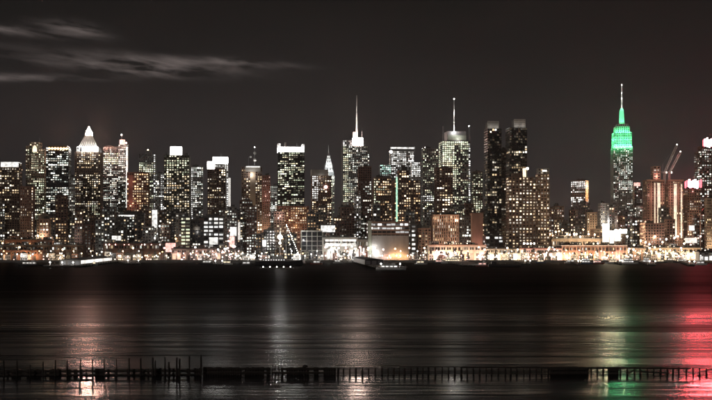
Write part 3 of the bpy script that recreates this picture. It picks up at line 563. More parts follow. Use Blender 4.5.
# tower cranes on the brick towers
def crane(px, py, tx, ty, D, label):
    X, Y, Z = at(px, py, D); TX, _, TZ = at(tx, ty, D); e = empty('tower_crane', (X, Y, Z)); tag(e, label, 'crane', 'construction cranes')
    def lat(nm, a, bb, wd, n):
        m = MB(); dx, dz = bb[0] - a[0], bb[2] - a[2]; l = sqrt(dx * dx + dz * dz); nx, nz = -dz / l * wd, dx / l * wd
        ch = [(nx, -wd), (nx, wd), (-nx, -wd), (-nx, wd)]; sg = [1, 1, -1, -1]
        def pt(t, k): return (a[0] + dx * t + nx * sg[k] , a[1] + (-wd if k % 2 == 0 else wd), a[2] + dz * t + nz * sg[k])
        for k in range(4): m.tube(pt(0, k), pt(1, k), .28, n=4)
        for j in range(n):
            for (k1, k2) in ((0, 2), (1, 3), (0, 1), (2, 3)): m.tube(pt(j / n, k1), pt((j + 1) / n, k2), .16, n=4)
        return m.build(nm, 'stone', e)
    lat('tower_mast', (0, 0, -14), (0, 0, 4), 1.1, 5)
    lat('jib', (0, 0, 4), (TX - X, 0, TZ - Z), 1.25, 13)
    lat('counter_jib', (0, 0, 4), (-8, 0, 5), .9, 3)
    m = MB(); m.box(-9.5, -6.5, -1.6, 1.6, 2.6, 6.4); m.build('counterweight', 'concrete', e)
    m = MB(); m.box(1.2, 3.6, -2.6, -.4, 2.2, 5); m.build('cab', 'white_paint', e)
    m = MB(); m.tube((-3, 0, 5), (-2.5, 0, 17), .3, n=4); m.tube((-2.5, 0, 17), (TX - X, 0, TZ - Z), .10, n=4).tube((-2.5, 0, 17), (-8, 0, 5), .12, n=4); m.build('pendant_frame', 'steel', e)
    m = MB(); m.ball((TX - X, 0, TZ - Z + .6), .9); m.build('tip_lamp', 'lamp_white', e)
    for t in (.15, .6): point('jib_light', ((TX - X) * t + 3, -9, 4 + (TZ - Z - 4) * t - 4), 4500, WHITE, .4, e)
crane(664.5, 175, 677, 145, 1765, 'left of two construction cranes, its pale jib reaching higher')
crane(669.5, 175, 680.5, 152, 1785, 'right of two construction cranes, its pale jib shorter')

# ---- fillers: ordinary blocks among the towers, those the view shows
ZONES = [(0, 110), (110, 240), (240, 340), (340, 480), (545, 645), (632, 712)]
MARKS = [(10, 'white-banded slab tower'), (28, 'slender brown striped block'), (44, 'tan round-shouldered building'), (60, 'black tower with orange roof lamps'), (88, 'pyramid-roofed tower'), (111, 'tower with the leaf-shaped lights'),
         (124, 'slim pink-lamped tower'), (138, 'red-striped block'), (148, 'grey ledge tower'), (177, 'tower topped by the glowing box'), (197, 'white lit office slab'), (215, 'cube-crowned brown tower'), (234, 'bright street gap'),
         (252, 'tower with round dishes'), (266, 'pinkish brick wing'), (290, 'white-crowned black tower'), (320, 'tower with the blank grey cornice'), (347, 'blank dark brown block'), (364, 'plain dark brown slab'), (382, 'tower with one thin light line'),
         (405, 'tower with the green-white light line'), (429, 'grey tower with light dots'), (452, 'cream-screened tower'), (477, 'slim olive block'), (554, 'evenly windowed apartment slab'), (579, 'orange-sided mid-rise'), (591, 'tan ribbed block'),
         (603, 'pale slab with the lit side'), (621, 'green-crowned skyscraper'), (637, 'pink-topped mid-rise'), (653, 'brick tower with the roof block'), (673, 'brick tower with two glow-painted strips'), (691, 'neon-signed brown tower'), (706, 'tall dark hotel tower')]
kinds = [('brown', 'dark brown'), ('grey', 'grey'), ('redbrown', 'red-brown'), ('stone', 'pale stone'), ('dark', 'near-black')]
HIDDEN = {1, 2, 3, 4, 35, 41, 42, 52, 54, 55, 56, 60, 61, 63, 65, 72, 79, 82, 84, 86, 89}
fr = random.Random(21); FILL = []; idx = 0
for (a, c) in ZONES:
    x = a - 2; i = 0
    while x < c:
        wpx = fr.uniform(7, 14); k = fr.choice(kinds); D = fr.choice((1680, 1780, 1880, 2020))
        yt = fr.uniform(206, 226) + (D < 1750) * 9
        if fr.random() < .25 and a not in (545,): yt -= 12
        args = (x, x + wpx, yt, D + fr.uniform(-25, 25) + i % 3 * 9); kw = dict(p=fr.uniform(.10, .34), pal=fr.choice(('warm', 'mix', 'amber', 'cool')), st=.9, bay=4.2, fl=4.2, k=fr.uniform(.8, 1.4))
        if idx not in HIDDEN: FILL.append((k, min(MARKS, key=lambda q: abs(q[0] - x - wpx / 2))[1], args, kw))
        x += wpx * fr.uniform(.55, .9); i += 1; idx += 1
for q, (k, mk_, args, kw) in enumerate(FILL):
    same = sorted((f for f in FILL if f[0] == k and f[1] == mk_), key=lambda f: f[2][2]); rk = same.index((k, mk_, args, kw))
    adj = '' if len(same) == 1 else (('taller ', 'lower ') if len(same) == 2 else ('tallest ', 'middle ', 'lowest ', 'smallest '))[rk]
    Bld('%s%s mid-rise block at the foot of the %s' % (adj, k[1], mk_), *args, name='city_block', cat='building', wall=k[0], group='ordinary blocks among the towers', **kw)

# ------------------------------------------------------------------ waterfront buildings
def hall(label, x0, x1, yt, D, wall, name='warehouse', cat='warehouse', k=.35, bays=None, glow=None, roofmat='roof', rz=None, yg=None, cols=True, glow_mat=None, colmat=None):
    b = Bld(label, x0, x1, yt, D, name=name, cat=cat, wall=wall, k=k, win=False, roof=False, rz=rz); r = b.rng; f = -b.d / 2
    n = bays or max(3, int(b.w / 9)); bw = b.w / n; H = b.H
    if cols:
        for i in range(n + 1):
            m = MB(); x = -b.w / 2 + i * bw; m.box(x - .45, x + .45, f - .7, f + .1, 0, H - .4); m.build('column', colmat or wall, b.root)
    m = MB(); m.box(-b.w / 2 - .8, b.w / 2 + .8, f - 1.2, b.d / 2 + .8, H, H + 1.1); m.build('roof_edge', roofmat, b.root)
    m = MB()
    for q in range(max(3, n)):
        x = -b.w / 2 + (q + .5) * b.w / max(3, n) + r.uniform(-3, 3); hh = r.uniform(.6, 3.4); ww = r.uniform(.8, 3.4); m.box(x - ww, x + ww, f * r.uniform(.1, .9), f * -.2, H + 1.1, H + 1.1 + hh)
    m.build('roof_vents', 'roof', b.root, 'stuff')
    pan = MB()
    for i in range(n):                      # an upper row of small panes, doors and lit bays below
        xa, xb = -b.w / 2 + i * bw + .9, -b.w / 2 + (i + 1) * bw - .9; nw = max(2, int((xb - xa) / 2.2))
        for q in range(nw):
            u0 = xa + (xb - xa) * (q + .12) / nw; u1 = xa + (xb - xa) * (q + .88) / nw; e = r.choice((0, 0, 0, .05, .15, .8)) * r.uniform(.4, 1.6); c = r.choice(PAL['mix'])
            pan.quad((u0, f - .06, H * .70), (u1, f - .06, H * .70), (u1, f - .06, H * .88), (u0, f - .06, H * .88), tuple(v * e for v in c))
        if glow and r.random() < glow:
            m = MB(); m.box(xa, xb, f - .12, f - .02, H * .06, H * r.uniform(.45, .62)); m.build('lit_bay', glow_mat or 'hall_warm', b.root)
        elif r.random() < .6:
            t = r.uniform(.5, .95); m = MB(); m.box(xa + (xb - xa) * (1 - t) / 2, xb - (xb - xa) * (1 - t) / 2, f - .14, f - .02, 0, H * r.uniform(.35, .55)); m.build('loading_door', r.choice(('dark', 'steel', 'rust', 'black')), b.root)
        if r.random() < .35:
            m = MB(); m.box(xa - .3, xb + .3, f - 2.6, f - .03, H * .62, H * .62 + .3); m.build('canopy', r.choice(('dark', 'white', 'roof')), b.root)
    pan.build('windows', 'window_glass', b.root, 'stuff')
    if b.x1 - b.x0 > 25:
        x = b.x0 + r.uniform(1, 5)
        while x < b.x1 - 5:
            wp = r.uniform(3, 9); hp = r.uniform(1.2, 3.6)
            b.block(x, min(x + wp, b.x1 - 1), None, None, wall=r.choice(('brown', 'dark', 'grey', 'rust', 'stone')), dy=(-.25, .3), z0=H + 1.1, z1=H + 1.1 + hp * b.D / F, nm='roof_house', p=.3, pal='mix', st=1.1, bay=3, fl=3, proud=.15)
            x += wp + r.uniform(2, 13)
    return b
b = hall('long two-level orange-lit terminal with red roof at the left shore', -14, 46, 251, 1540, 'rust', bays=11, glow=.45, glow_mat='hall_warm', roofmat='redbrown', k=.4)
for x in (-4, 3, 14, 27, 38): b.lamp(x, 256, 6, 2200, ORANGE)
b = hall('long dark shed with a pale roof line right behind the orange terminal', 5, 86, 245.5, 1620, 'brown', bays=14, roofmat='stone', k=.3)
for x in (20, 45, 60, 76): b.lamp(x, 249, 7, 2000, WARM)
b = hall('brown low building with a red upper storey behind the long dark shed', 6, 54, 240, 1680, 'redbrown', bays=9, k=.3); b.lamp(30, 244, 14, 5000, ORANGE)
b = hall('dark low market hall with strings of lights along two floors', 104, 166, 243.5, 1580, 'redbrown', bays=12, k=.3)
for x in (110, 118, 128, 138, 150, 160):
    b.lamp(x, 256, 6, 700, WARM)
for i in (0, 1, 2, 4, 5, 8, 9, 10, 12):
    m = MB(); m.ball((b.lx(106 + 4.5 * i + b.rng.uniform(-1.5, 1.5)), -b.d / 2 - 1.6, b.z(244.6)), b.rng.uniform(.4, .8)); m.build('string_lamp', 'lamp_pink' if i % 3 else 'lamp_white', b.root)
for i in range(10):
    m = MB(); m.ball((b.lx(107 + 5.6 * i), -b.d / 2 - 1.3, b.z(255.6)), .6); m.build('string_lamp', 'lamp_warm', b.root)
def billboard(label, x0, x1, y0, y1, D, mat, group=None):
    X0, Y, Z1 = at(x0, y0, D); X1, _, Z0 = at(x1, y1, D); w = X1 - X0; h = Z1 - Z0
    e = empty('lit_billboard', ((X0 + X1) / 2, Y, GZ), GRID * .5); tag(e, label, 'billboard', group or 'lit billboards'); z = Z0 - GZ
    m = MB(); m.box(-w / 2, w / 2, -.3, .3, z, z + h); m.build('panel', mat, e)
    m = MB(); m.box(-w / 2 - .5, w / 2 + .5, .32, .9, z - .5, z + h + .5); m.build('frame', 'steel', e)
    for t in (-.3, .3): m = MB(); m.tube((t * w, .7, 0), (t * w, .7, z), .35); m.build('post', 'steel', e)
    return e
billboard('white glowing billboard above the dark market hall', 112, 121, 235.8, 240.3, 1600, 'sign_white')
billboard('pink-white glowing billboard at the right end of the market hall', 165, 175.5, 243, 252, 1600, 'sign_pink')
billboard('small white billboard facing the street gap at the pink lights', 230, 236.5, 227, 236, 1650, 'sign_white')
billboard('tall pink sign low in the bright street gap', 229.5, 234.5, 236.5, 253, 1600, 'sign_pink')
billboard('narrow white sign high in the bright street gap', 228.2, 230.6, 178, 222, 2240, 'sign_dim')
billboard('narrow white sign standing left of the grey lot', 238, 240.2, 222, 240, 1760, 'sign_dim')
billboard('white sign left of the bright floodlight mast', 262.5, 266, 240, 246.5, 1560, 'sign_white')
billboard('white lit box sign above the grid-fronted building', 321, 335, 225.5, 232, 1640, 'sign_white')
for lab, a, c, ya, yb_, DD, nn in (('tallest white billboard with added cream lamps in front of the green-crowned skyscraper', 602.5, 609, 225, 242, 1610, 4), ('middle white billboard of the group with added lamps under the green-crowned skyscraper', 609.8, 614, 232, 243.5, 1600, 3), ('low wide white billboard at the right of the group with added lamps', 614.6, 620.5, 230.5, 241, 1594, 3)):
    e = billboard(lab, a, c, ya, yb_, DD, 'sign_white'); w_ = (c - a) / F * DD; zt = at(0, ya, DD)[2] - GZ
    for q in range(nn): m = MB(); m.ball(((q + .5) / nn * w_ - w_ / 2, -2.2, zt + .4 - (q % 2) * 3), 1.25, 8); m.build('floodlight', 'lamp_streak', e)  # bright lamp balls added to give the cream streak in the water
billboard('small white lit panel at the foot of the neon-signed tower', 689, 694.5, 225.5, 230.5, 1640, 'sign_white')
billboard('wide white lit panel below the neon-signed tower', 685, 697, 238, 243, 1600, 'sign_dim')
billboard('white panel right of the blazing billboards', 620.5, 627, 229, 233.5, 1640, 'sign_white')
b = hall('pink-lit low arcade between the market hall and the office grid', 172, 236, 249, 1560, 'stone', bays=13, glow=.7, glow_mat='hall_warm', k=.2)
for x in (178, 186, 195, 204, 213): b.lamp(x, 254, 5, 3600, PINK)
b = Bld('dark glazed cube with a pale frame grid beside the white hall', 300.5, 322.5, 231.5, 1570, name='glass_pavilion', cat='building', wall='pale', p=.0, bay=7.6, fl=6.4, pf=.08, sf=.08, k=.8); b.lamp(302, 240, 4, 3000, WHITE)
b = hall('white glowing riverside hall with long bright window bands', 322, 357.5, 237.5, 1560, 'pale', bays=9, glow=.6, glow_mat='hall_white', k=.4, cols=False)
for y0, y1 in ((241.4, 239.4), (246.3, 243.2)):
    for q in range(7): b.box('window_band', 324.2 + q * 4.6, 328.4 + q * 4.6, y0, y1, b.rng.choice(('hall_white', 'hall_white', 'sign_dim')), (-.515, -.502))
for x in (326, 334, 341, 350, 354): b.lamp(x, 254.5, 6, 5200, WHITE)
b = hall('white lit annex between the riverside hall and the floodlit blank wall', 353, 368, 239.5, 1575, 'pale', bays=5, glow=.8, glow_mat='hall_white', k=.4, cols=False)
for x in (357, 363): b.lamp(x, 254, 7, 4000, PINK)
b = Bld('office with bright window strips above a blank floodlit wall', 366, 409, 222.5, 1570, name='office_block', cat='building', wall='brown', p=.35, row=.4, pal='white', st=1.2, bay=6, fl=5.2, k=.5, pf=.1, zones=[(0, 1, 235, 270, 0, 0, 'warm')])
b.box('blank_wall', 369.5, 408.8, 262, 235.5, 'grey', (-.52, -.502)); b.box('corner_pier', 365.6, 369.2, 262, 221, 'green_steel', (-.54, -.4))
for x, y, yo, pw, c in ((374, 253, 4.5, 5200, WHITE), (371.5, 247, 4, 2200, WHITE), (383, 257, 3.5, 1500, PINK), (389, 257, 3.5, 1800, ORANGE), (394, 255, 4, 3000, ORANGE), (399, 256, 4, 3200, ORANGE), (405, 257, 3.5, 1600, ORANGE)):
    point('floodlight', (b.lx(x), -b.d * .52 - yo, b.z(y)), pw * 2.6, c, .8, b.root)
b = Bld('narrow block with a column of square white windows right of the blank wall', 409.5, 417, 224, 1590, name='office_block', cat='building', wall='dark', p=.9, pal='white', st=1.3, bay=9, fl=6, pf=.5, sf=.5, sig=.2)
Bld('low brown block with warm windows beside the column of square windows', 417, 431, 229, 1600, name='office_block', cat='building', wall='rust', p=.35, pal='warm', st=1.2)
b = Bld('brown building with close vertical fins standing on a glowing podium', 430.5, 459, 215.5, 1600, name='office_block', cat='building', wall='rust', p=.22, pal='warm', st=.8, bay=3.2, fl=4.4, pf=.55, sf=.2, k=.5, proud=.9)
for x in (434, 446, 456): b.lamp(x, 219, 8, 5500, WARM); b.lamp(x, 243, 16, 9000, WARM)
b = Bld('dark bay with cool speckled windows right of the finned building', 458.5, 471, 217, 1606, name='office_block', cat='building', wall='dark', p=.25, pal='cool', st=1.0, bay=3.4, k=.7)
b = Bld('blank brown box wall under the slim olive block', 470, 483, 214, 1600, name='office_block', cat='building', wall='rust', win=False, k=.8); b.lamp(476, 244, 16, 12000, PINK)
b = hall('pink-orange floodlit podium wall under the finned building', 427, 486, 245.5, 1545, 'pale', bays=10, k=.2, roofmat='rust', name='podium', cat='building')
for i, x in enumerate((430, 437, 445, 453, 460, 467, 475, 482)): b.lamp(x, 257, 7, 7500, (ORANGE, PINK, WARM)[i % 3])
b = Bld('low dark block with two wide white windows at the foot of the left twin', 482.5, 503, 236, 1580, name='office_block', cat='building', wall='black', p=.35, pal='white', st=1.4, bay=7, fl=5, pf=.25)
b = hall('white shopfront row below the evenly windowed apartment slab', 484, 520, 249, 1550, 'pale', bays=8, glow=.6, glow_mat='hall_white', k=.3, name='shop_row', cat='building')
for x in (488, 497, 506, 515): b.lamp(x, 257, 6, 6000, WARM)
b = hall('long low pink-lit wall right of the white shopfront row', 519, 562, 249, 1545, 'pale', bays=9, k=.25, roofmat='rust', name='podium', cat='building')
for x in (523, 531, 540, 549, 557): b.lamp(x, 257, 7, 7000, PINK)
b = hall('long columned hall glowing orange under a white-edged terrace roof', 556, 626, 246, 1550, 'rust', bays=18, k=.35, roofmat='white', name='exhibition_hall', cat='building', colmat='tan')
for i, x in enumerate((560, 567, 574, 581, 588, 595, 602, 609, 616, 623)): b.lamp(x, 257, 6, 6500, (WARM, ORANGE, PINK)[i % 3])
b = hall('warm-lit railway yard shed above the columned hall', 548, 604, 239, 1640, 'tan', bays=12, k=.3, roofmat='stone')
for x in (552, 560, 569, 578, 587, 596): b.lamp(x, 243, 9, 9000, WARM)
b = hall('low dark shed under pink lamps right of the columned hall', 625, 645, 248.5, 1560, 'brown', bays=5, k=.4)
for x in (628, 636, 643): b.lamp(x, 251, 8, 6500, WARM)
b = hall('long warm-lit row of low sheds below the red-brick towers', 644, 700, 248, 1570, 'tan', bays=13, glow=.4, glow_mat='hall_warm', k=.3)
for x in (648, 656, 664, 672, 681, 690, 697): b.lamp(x, 256, 7, 6500, WARM)
b = hall('white glowing boat shed at the right border of the shore', 696, 722, 252, 1480, 'white', bays=5, glow=1, glow_mat='hall_white', k=.4, cols=False, name='boat_shed', cat='shed')

# small sheds and kiosks on the quay
QS = [(8, 'orange-lit terminal', 5), (60, 'long dark shed', 5), (120, 'dark market hall', 5), (152, 'pink-white billboard', 4), (200, 'low arcade', 5), (246, 'bright street gap', 5), (310, 'dark glazed cube', 4), (344, 'white riverside hall', 4),
      (420, 'column of square windows', 4), (455, 'glowing podium wall', 5), (500, 'white shopfront row', 4), (540, 'long pink-lit wall', 5), (590, 'columned hall', 5), (634, 'low dark shed', 4), (670, 'row of low sheds', 5)]
qr = random.Random(3)
for x, where, n in QS:
    cols_ = qr.sample([('white', 'white'), ('rust', 'rust-brown'), ('dark', 'dark'), ('pale', 'pale grey'), ('olive', 'olive')], n)
    for q in range(n):
        xa = x + (q - (n - 1) / 2) * qr.uniform(6, 9); wpx = qr.uniform(3.5, 8)
        Bld('small %s quayside shed before the %s' % (cols_[q][1], where), xa - wpx / 2, xa + wpx / 2, qr.uniform(252.5, 257), 1523 + qr.uniform(0, 3), name='quay_shed', cat='shed', group='small sheds on the quay', wall=cols_[q][0],
            p=qr.uniform(.2, .8), pal=qr.choice(('warm', 'white', 'amber', 'pink')), st=1.2, bay=2.6, fl=3.2, k=.8, pf=.3, sf=.5, proud=.2)

# ------------------------------------------------------------------ piers
def pier(label, nx0, nx1, ny, X0f, X1f, name='pier'):
    D = wl(ny); X0, X1 = (nx0 - XC) / F * D, (nx1 - XC) / F * D
    e = empty(name, (0, 0, 0)); tag(e, label, 'pier', 'piers')
    def slab(m, z0, z1, ins=0.0):
        i = len(m.v)
        for z in (z0, z1): m.v += [(X0 + ins, D + ins, z), (X1 - ins, D + ins, z), (X1f - ins, 1499.5, z), (X0f + ins, 1499.5, z)]
        m.f += [(i, i + 3, i + 2, i + 1), (i + 4, i + 5, i + 6, i + 7), (i, i + 1, i + 5, i + 4), (i + 1, i + 2, i + 6, i + 5), (i + 2, i + 3, i + 7, i + 6), (i + 3, i, i + 4, i + 7)]
    m = MB(); slab(m, 1.4, 2.4); m.build('deck', 'concrete', e)
    m = MB(); n = max(3, int((X1 - X0) / 5))
    for i in range(n + 1):
        x = X0 + .6 + (X1 - X0 - 1.2) * i / n; m = MB(); m.tube((x, D + .5, -2), (x, D + .5, 2.9), .45, n=6); m.build('pile', 'timber', e)
    L_ = 1499 - D; n = max(3, int(L_ / 22))
    for i in range(1, n):
        t = i / n
        for a, c in ((X0, X0f), (X1, X1f)):
            x = a + (c - a) * t; m = MB(); m.tube((x, D + L_ * t, -2), (x, D + L_ * t, 2.9), .45, n=6); m.build('pile', 'timber', e)
    return D, X0, X1
P1 = pier('long pier with a white-lit shed reaching toward the viewer at the left', 43, 80, 267.5, -345, -308)
P2 = pier('dark pier beside the festoon-lit ship', 297, 306, 265, -78, -66)
P3 = pier('central pier with bright lamps at its tip in front of the blank wall', 377, 407, 269.5, -6, 30)
P4 = pier('short pier with a white boat below the finned building', 462, 484, 266.5, 112, 140)
PX = [pier(lab, a, c, y, (a - XC) / F * 1500 - 12, (c - XC) / F * 1500 - 6) + (lab,) for lab, a, c, y in (
    ('short dark pier before the dark market hall', 126, 141, 264.8), ('narrow dark pier below the bright street gap', 214, 224, 265.6), ('narrow pier right of the long black barge', 524, 531, 265.2),
    ('thin jetty between the yachts before the columned hall', 577.5, 581, 265.6), ('thin jetty right of the white cruiser', 619, 622, 265.2), ('dark pier before the low sheds under the brick towers', 648, 656, 266), ('dark pier near the white boat shed at the right border', 688, 695, 266.4))]
# shed on the left pier
def shed(label, X0, X1, Y0, Y1, h, mat, lit, rz=0.0, name='pier_shed'):
    e = empty(name, ((X0 + X1) / 2, (Y0 + Y1) / 2, 2.404), rz); tag(e, label, 'shed'); w = X1 - X0; d = Y1 - Y0
    m = MB(); m.box(-w / 2, w / 2, -d / 2, d / 2, 0, h); m.build('wall', mat, e)
    m = MB(); m.v += [(-w / 2 - .6, -d / 2 - .6, h), (w / 2 + .6, -d / 2 - .6, h), (0, -d / 2 - .6, h + w * .07), (-w / 2 - .6, d / 2 + .6, h), (w / 2 + .6, d / 2 + .6, h), (0, d / 2 + .6, h + w * .07)]
    m.f += [(0, 1, 2), (3, 5, 4), (0, 2, 5, 3), (1, 4, 5, 2), (0, 3, 4, 1)]; m.build('roof', 'roof', e)
    n = max(3, int(d / 11))
    for i in range(n):
        y = -d / 2 + d * (i + .5) / n; m = MB(); m.box(w / 2 + .02, w / 2 + .12, y - d / n * .4, y + d / n * .4, h * .2, h * .85); m.build('side_bay', lit if (i * 5) % 7 != 3 else 'sign_dim', e)
    for i in range(3):
        x = -w / 2 + w * (i + .5) / 3; m = MB(); m.box(x - w * .12, x + w * .12, -d / 2 - .1, -d / 2 - .02, .2, h * .8); m.build('door', 'steel', e)
    return e
shed('gabled pier shed with a bright white side on the leftmost pier', -313, -292, 1165, 1440, 5.2, 'stone', 'hall_white', R(5.6))
shed('low dark shed on the central pier', 3, 22, 1180, 1400, 5, 'dark', 'sign_dim', R(3.2))

# ------------------------------------------------------------------ lamps
def lamp_proto(kind, h):
    ps = []
    m = MB(); m.tube((0, 0, 0), (0, 0, h), .22, .14); m.tube((0, 0, h), (0, -1.6, h + .4), .12, .1); ps.append(('pole', m.mesh('pole', 'steel')))
    m = MB(); m.ball((0, -1.8, h + .3), .72 if h < 14 else 1.15, 8); ps.append(('lamp_head', m.mesh('lamp_head', kind)))
    return ps
PROT = {}
def lamp(x, y, D, kind, power, label, group, base=GZ, light=True):
    X, Y, Z = at(x, y, D); h = max(2.5, round(Z - base)); key = (kind, h)
    if key not in PROT: PROT[key] = lamp_proto(kind, h)
    e = empty('street_lamp', (X, Y, base + .004)); tag(e, label, 'lamp', group)
    for nm, me in PROT[key]: o = bpy.data.objects.new(nm, me); C.objects.link(o); o.parent = e
    if light:
        col = {'lamp_white': WHITE, 'lamp_warm': WARM, 'lamp_orange': ORANGE, 'lamp_pink': PINK}[kind]
        point('lamp_light', (0, -1.8, h - 1.4), power, col, .7, e)
    return e
for x, lab in ((50.5, 'left'), (62.5, 'middle'), (73.5, 'right')):
    lamp(x, 263.3, P1[0] + 4, 'lamp_white', 1200, '%s of three white lamps at the tip of the leftmost pier' % lab, 'lamps at the leftmost pier tip', 2.4)
for x, lab in ((381, 'left'), (400, 'right')):
    lamp(x, 266.2, P3[0] + 4, 'lamp_white', 900, '%s of two white lamps at the tip of the central pier' % lab, 'lamps at the central pier tip', 2.4)
lr = random.Random(5)
for (Dp, Xa, Xb, lab) in PX:
    for t in (.15, .85):
        xx = XC + (Xa + (Xb - Xa) * t) / Dp * F
        lamp(xx, lr.uniform(261.5, 262.8), Dp + 3, lr.choice(('lamp_white', 'lamp_warm', 'lamp_white')), 500, 'tip lamp of the ' + lab, 'lamps at the pier tips', 2.4)
segs = [(2, 46, 'lamp_orange', 5, 'orange street lamp along the orange terminal'), (46, 104, 'lamp_warm', 7, 'warm street lamp before the long dark shed'), (104, 170, 'lamp_warm', 8, 'warm street lamp before the dark market hall'),
        (170, 240, 'lamp_pink', 11, 'pinkish street lamp before the low arcade'), (240, 300, 'lamp_white', 9, 'white street lamp behind the festoon-lit ship'), (300, 368, 'lamp_white', 10, 'white street lamp before the white riverside hall'),
        (368, 428, 'lamp_warm', 10, 'warm street lamp before the blank floodlit wall'), (428, 486, 'lamp_pink', 9, 'pinkish street lamp before the glowing podium'), (486, 560, 'lamp_warm', 12, 'warm street lamp before the shopfront row and pink wall'),
        (560, 628, 'lamp_warm', 12, 'warm street lamp before the columned hall'), (628, 700, 'lamp_warm', 14, 'warm street lamp before the sheds under the brick towers')]
for a, c, kd, n, lab in segs:
    for i in range(n):
        x = a + (c - a) * (i + lr.uniform(.15, .85)) / n
        lamp(x, lr.choice((253.5, 254.5, 256, 251.5)), 1511 + lr.uniform(0, 8), kd if lr.random() < .75 else 'lamp_white', 2600, lab, lab.replace('lamp', 'lamps'))
for x, y, D, kd in ((3, 243, 1660, 'lamp_orange'), (38, 236, 1690, 'lamp_warm'), (57, 236, 1690, 'lamp_warm'), (70, 236.5, 1665, 'lamp_white'), (155, 238.5, 1640, 'lamp_white'), (176, 238.7, 1640, 'lamp_orange'), (160, 226, 1700, 'lamp_white')):
    lamp(x, y, D, kd, 9000, 'tall street lamp among low roofs at the left', 'tall lamps among the left roofs')
for i in range(16):
    lamp(549 + i * 3.5 + lr.uniform(-1, 1), lr.uniform(228, 237), 1660 + lr.uniform(-20, 60), lr.choice(('lamp_warm', 'lamp_orange', 'lamp_warm')), 7000, 'tall warm yard lamp above the columned hall', 'yard lamps above the columned hall')
for i in range(14):
    lamp(628 + i * 5.6 + lr.uniform(-1.5, 1.5), lr.uniform(236, 246), 1590 + lr.uniform(-15, 10), lr.choice(('lamp_warm', 'lamp_pink', 'lamp_white')), 6000, 'tall street lamp at the foot of the red-brick towers', 'tall lamps under the brick towers')
for i in range(4):
    lamp(227 + lr.uniform(0, 12), 246 - i * 5, 1620 + i * 45, 'lamp_pink' if i % 2 else 'lamp_white', 6000, 'street lamp receding up the bright street gap', 'lamps in the street gap')

for i in range(150):
    x = lr.uniform(0, 712) if i < 80 else lr.choice((lr.gauss(350, 12), lr.uniform(430, 712), lr.uniform(540, 712), lr.gauss(232, 8)))
    x = min(710, max(2, x)); kd = lr.choice(('lamp_warm', 'lamp_white', 'lamp_white', 'lamp_pink', 'lamp_orange'))
    mk_ = min(QS, key=lambda q: abs(q[0] - x))[1]
    lamp(x, lr.uniform(246.5, 258.5), 1506 + lr.uniform(0, 14), kd, 0, '%s quay lamp near the %s' % ({'lamp_warm': 'warm', 'lamp_white': 'white', 'lamp_pink': 'pinkish', 'lamp_orange': 'orange'}[kd], mk_), 'small quay lamps', light=False)
# floodlight mast
X, Y, Z = at(280, 237, 1530); e = empty('floodlight_mast', (X, Y, GZ + .004)); tag(e, 'tall mast with a blazing white floodlight beside the festoon-lit ship', 'floodlight'); h = Z - GZ
m = MB(); m.tube((0, 0, 0), (0, 0, h + 16), .5, .25); m.build('pole', 'steel', e); m = MB(); m.ball((0, -1.2, h), 3.0, 10); m.build('lamp_cluster', 'lamp_blaze', e); m = MB(); m.ball((0, -1.2, h - 8), 1.6, 10); m.build('lamp_cluster', 'lamp_white', e)
point('lamp_light', (0, -6, h), 60000, WHITE, 2, e)

# ------------------------------------------------------------------ ships and boats
def hull_mesh(L, Bm, h, bow=.25, n=14):
    m = MB(); rings = []
    for j in range(n + 1):
        t = j / n; x = -L / 2 + L * t
        wd = Bm / 2 * (min(1, t / .10) ** .5 * .25 + .75 if t < .10 else (1 if t < 1 - bow else max(.03, 1 - ((t - (1 - bow)) / bow) ** 2)))
        sh = h * (1 + .35 * max(0, (t - .6) / .4) ** 2 + .08 * max(0, (.2 - t) / .2))
        rings.append([(x, -wd, sh), (x, -wd * .92, h * .35), (x - .02 * L * (t > .9), -wd * .55, -.6), (x - .02 * L * (t > .9), wd * .55, -.6), (x, wd * .92, h * .35), (x, wd, sh)])
    for rg in rings: m.v += rg
    for j in range(n):
        for k in range(5): a = j * 6 + k; m.f.append((a, a + 1, a + 7, a + 6))
        a = j * 6; m.f.append((a + 5, a, a + 6, a + 11))
    m.f.append((0, 5, 4, 3, 2, 1)); q = n * 6; m.f.append((q, q + 1, q + 2, q + 3, q + 4, q + 5))
    return m
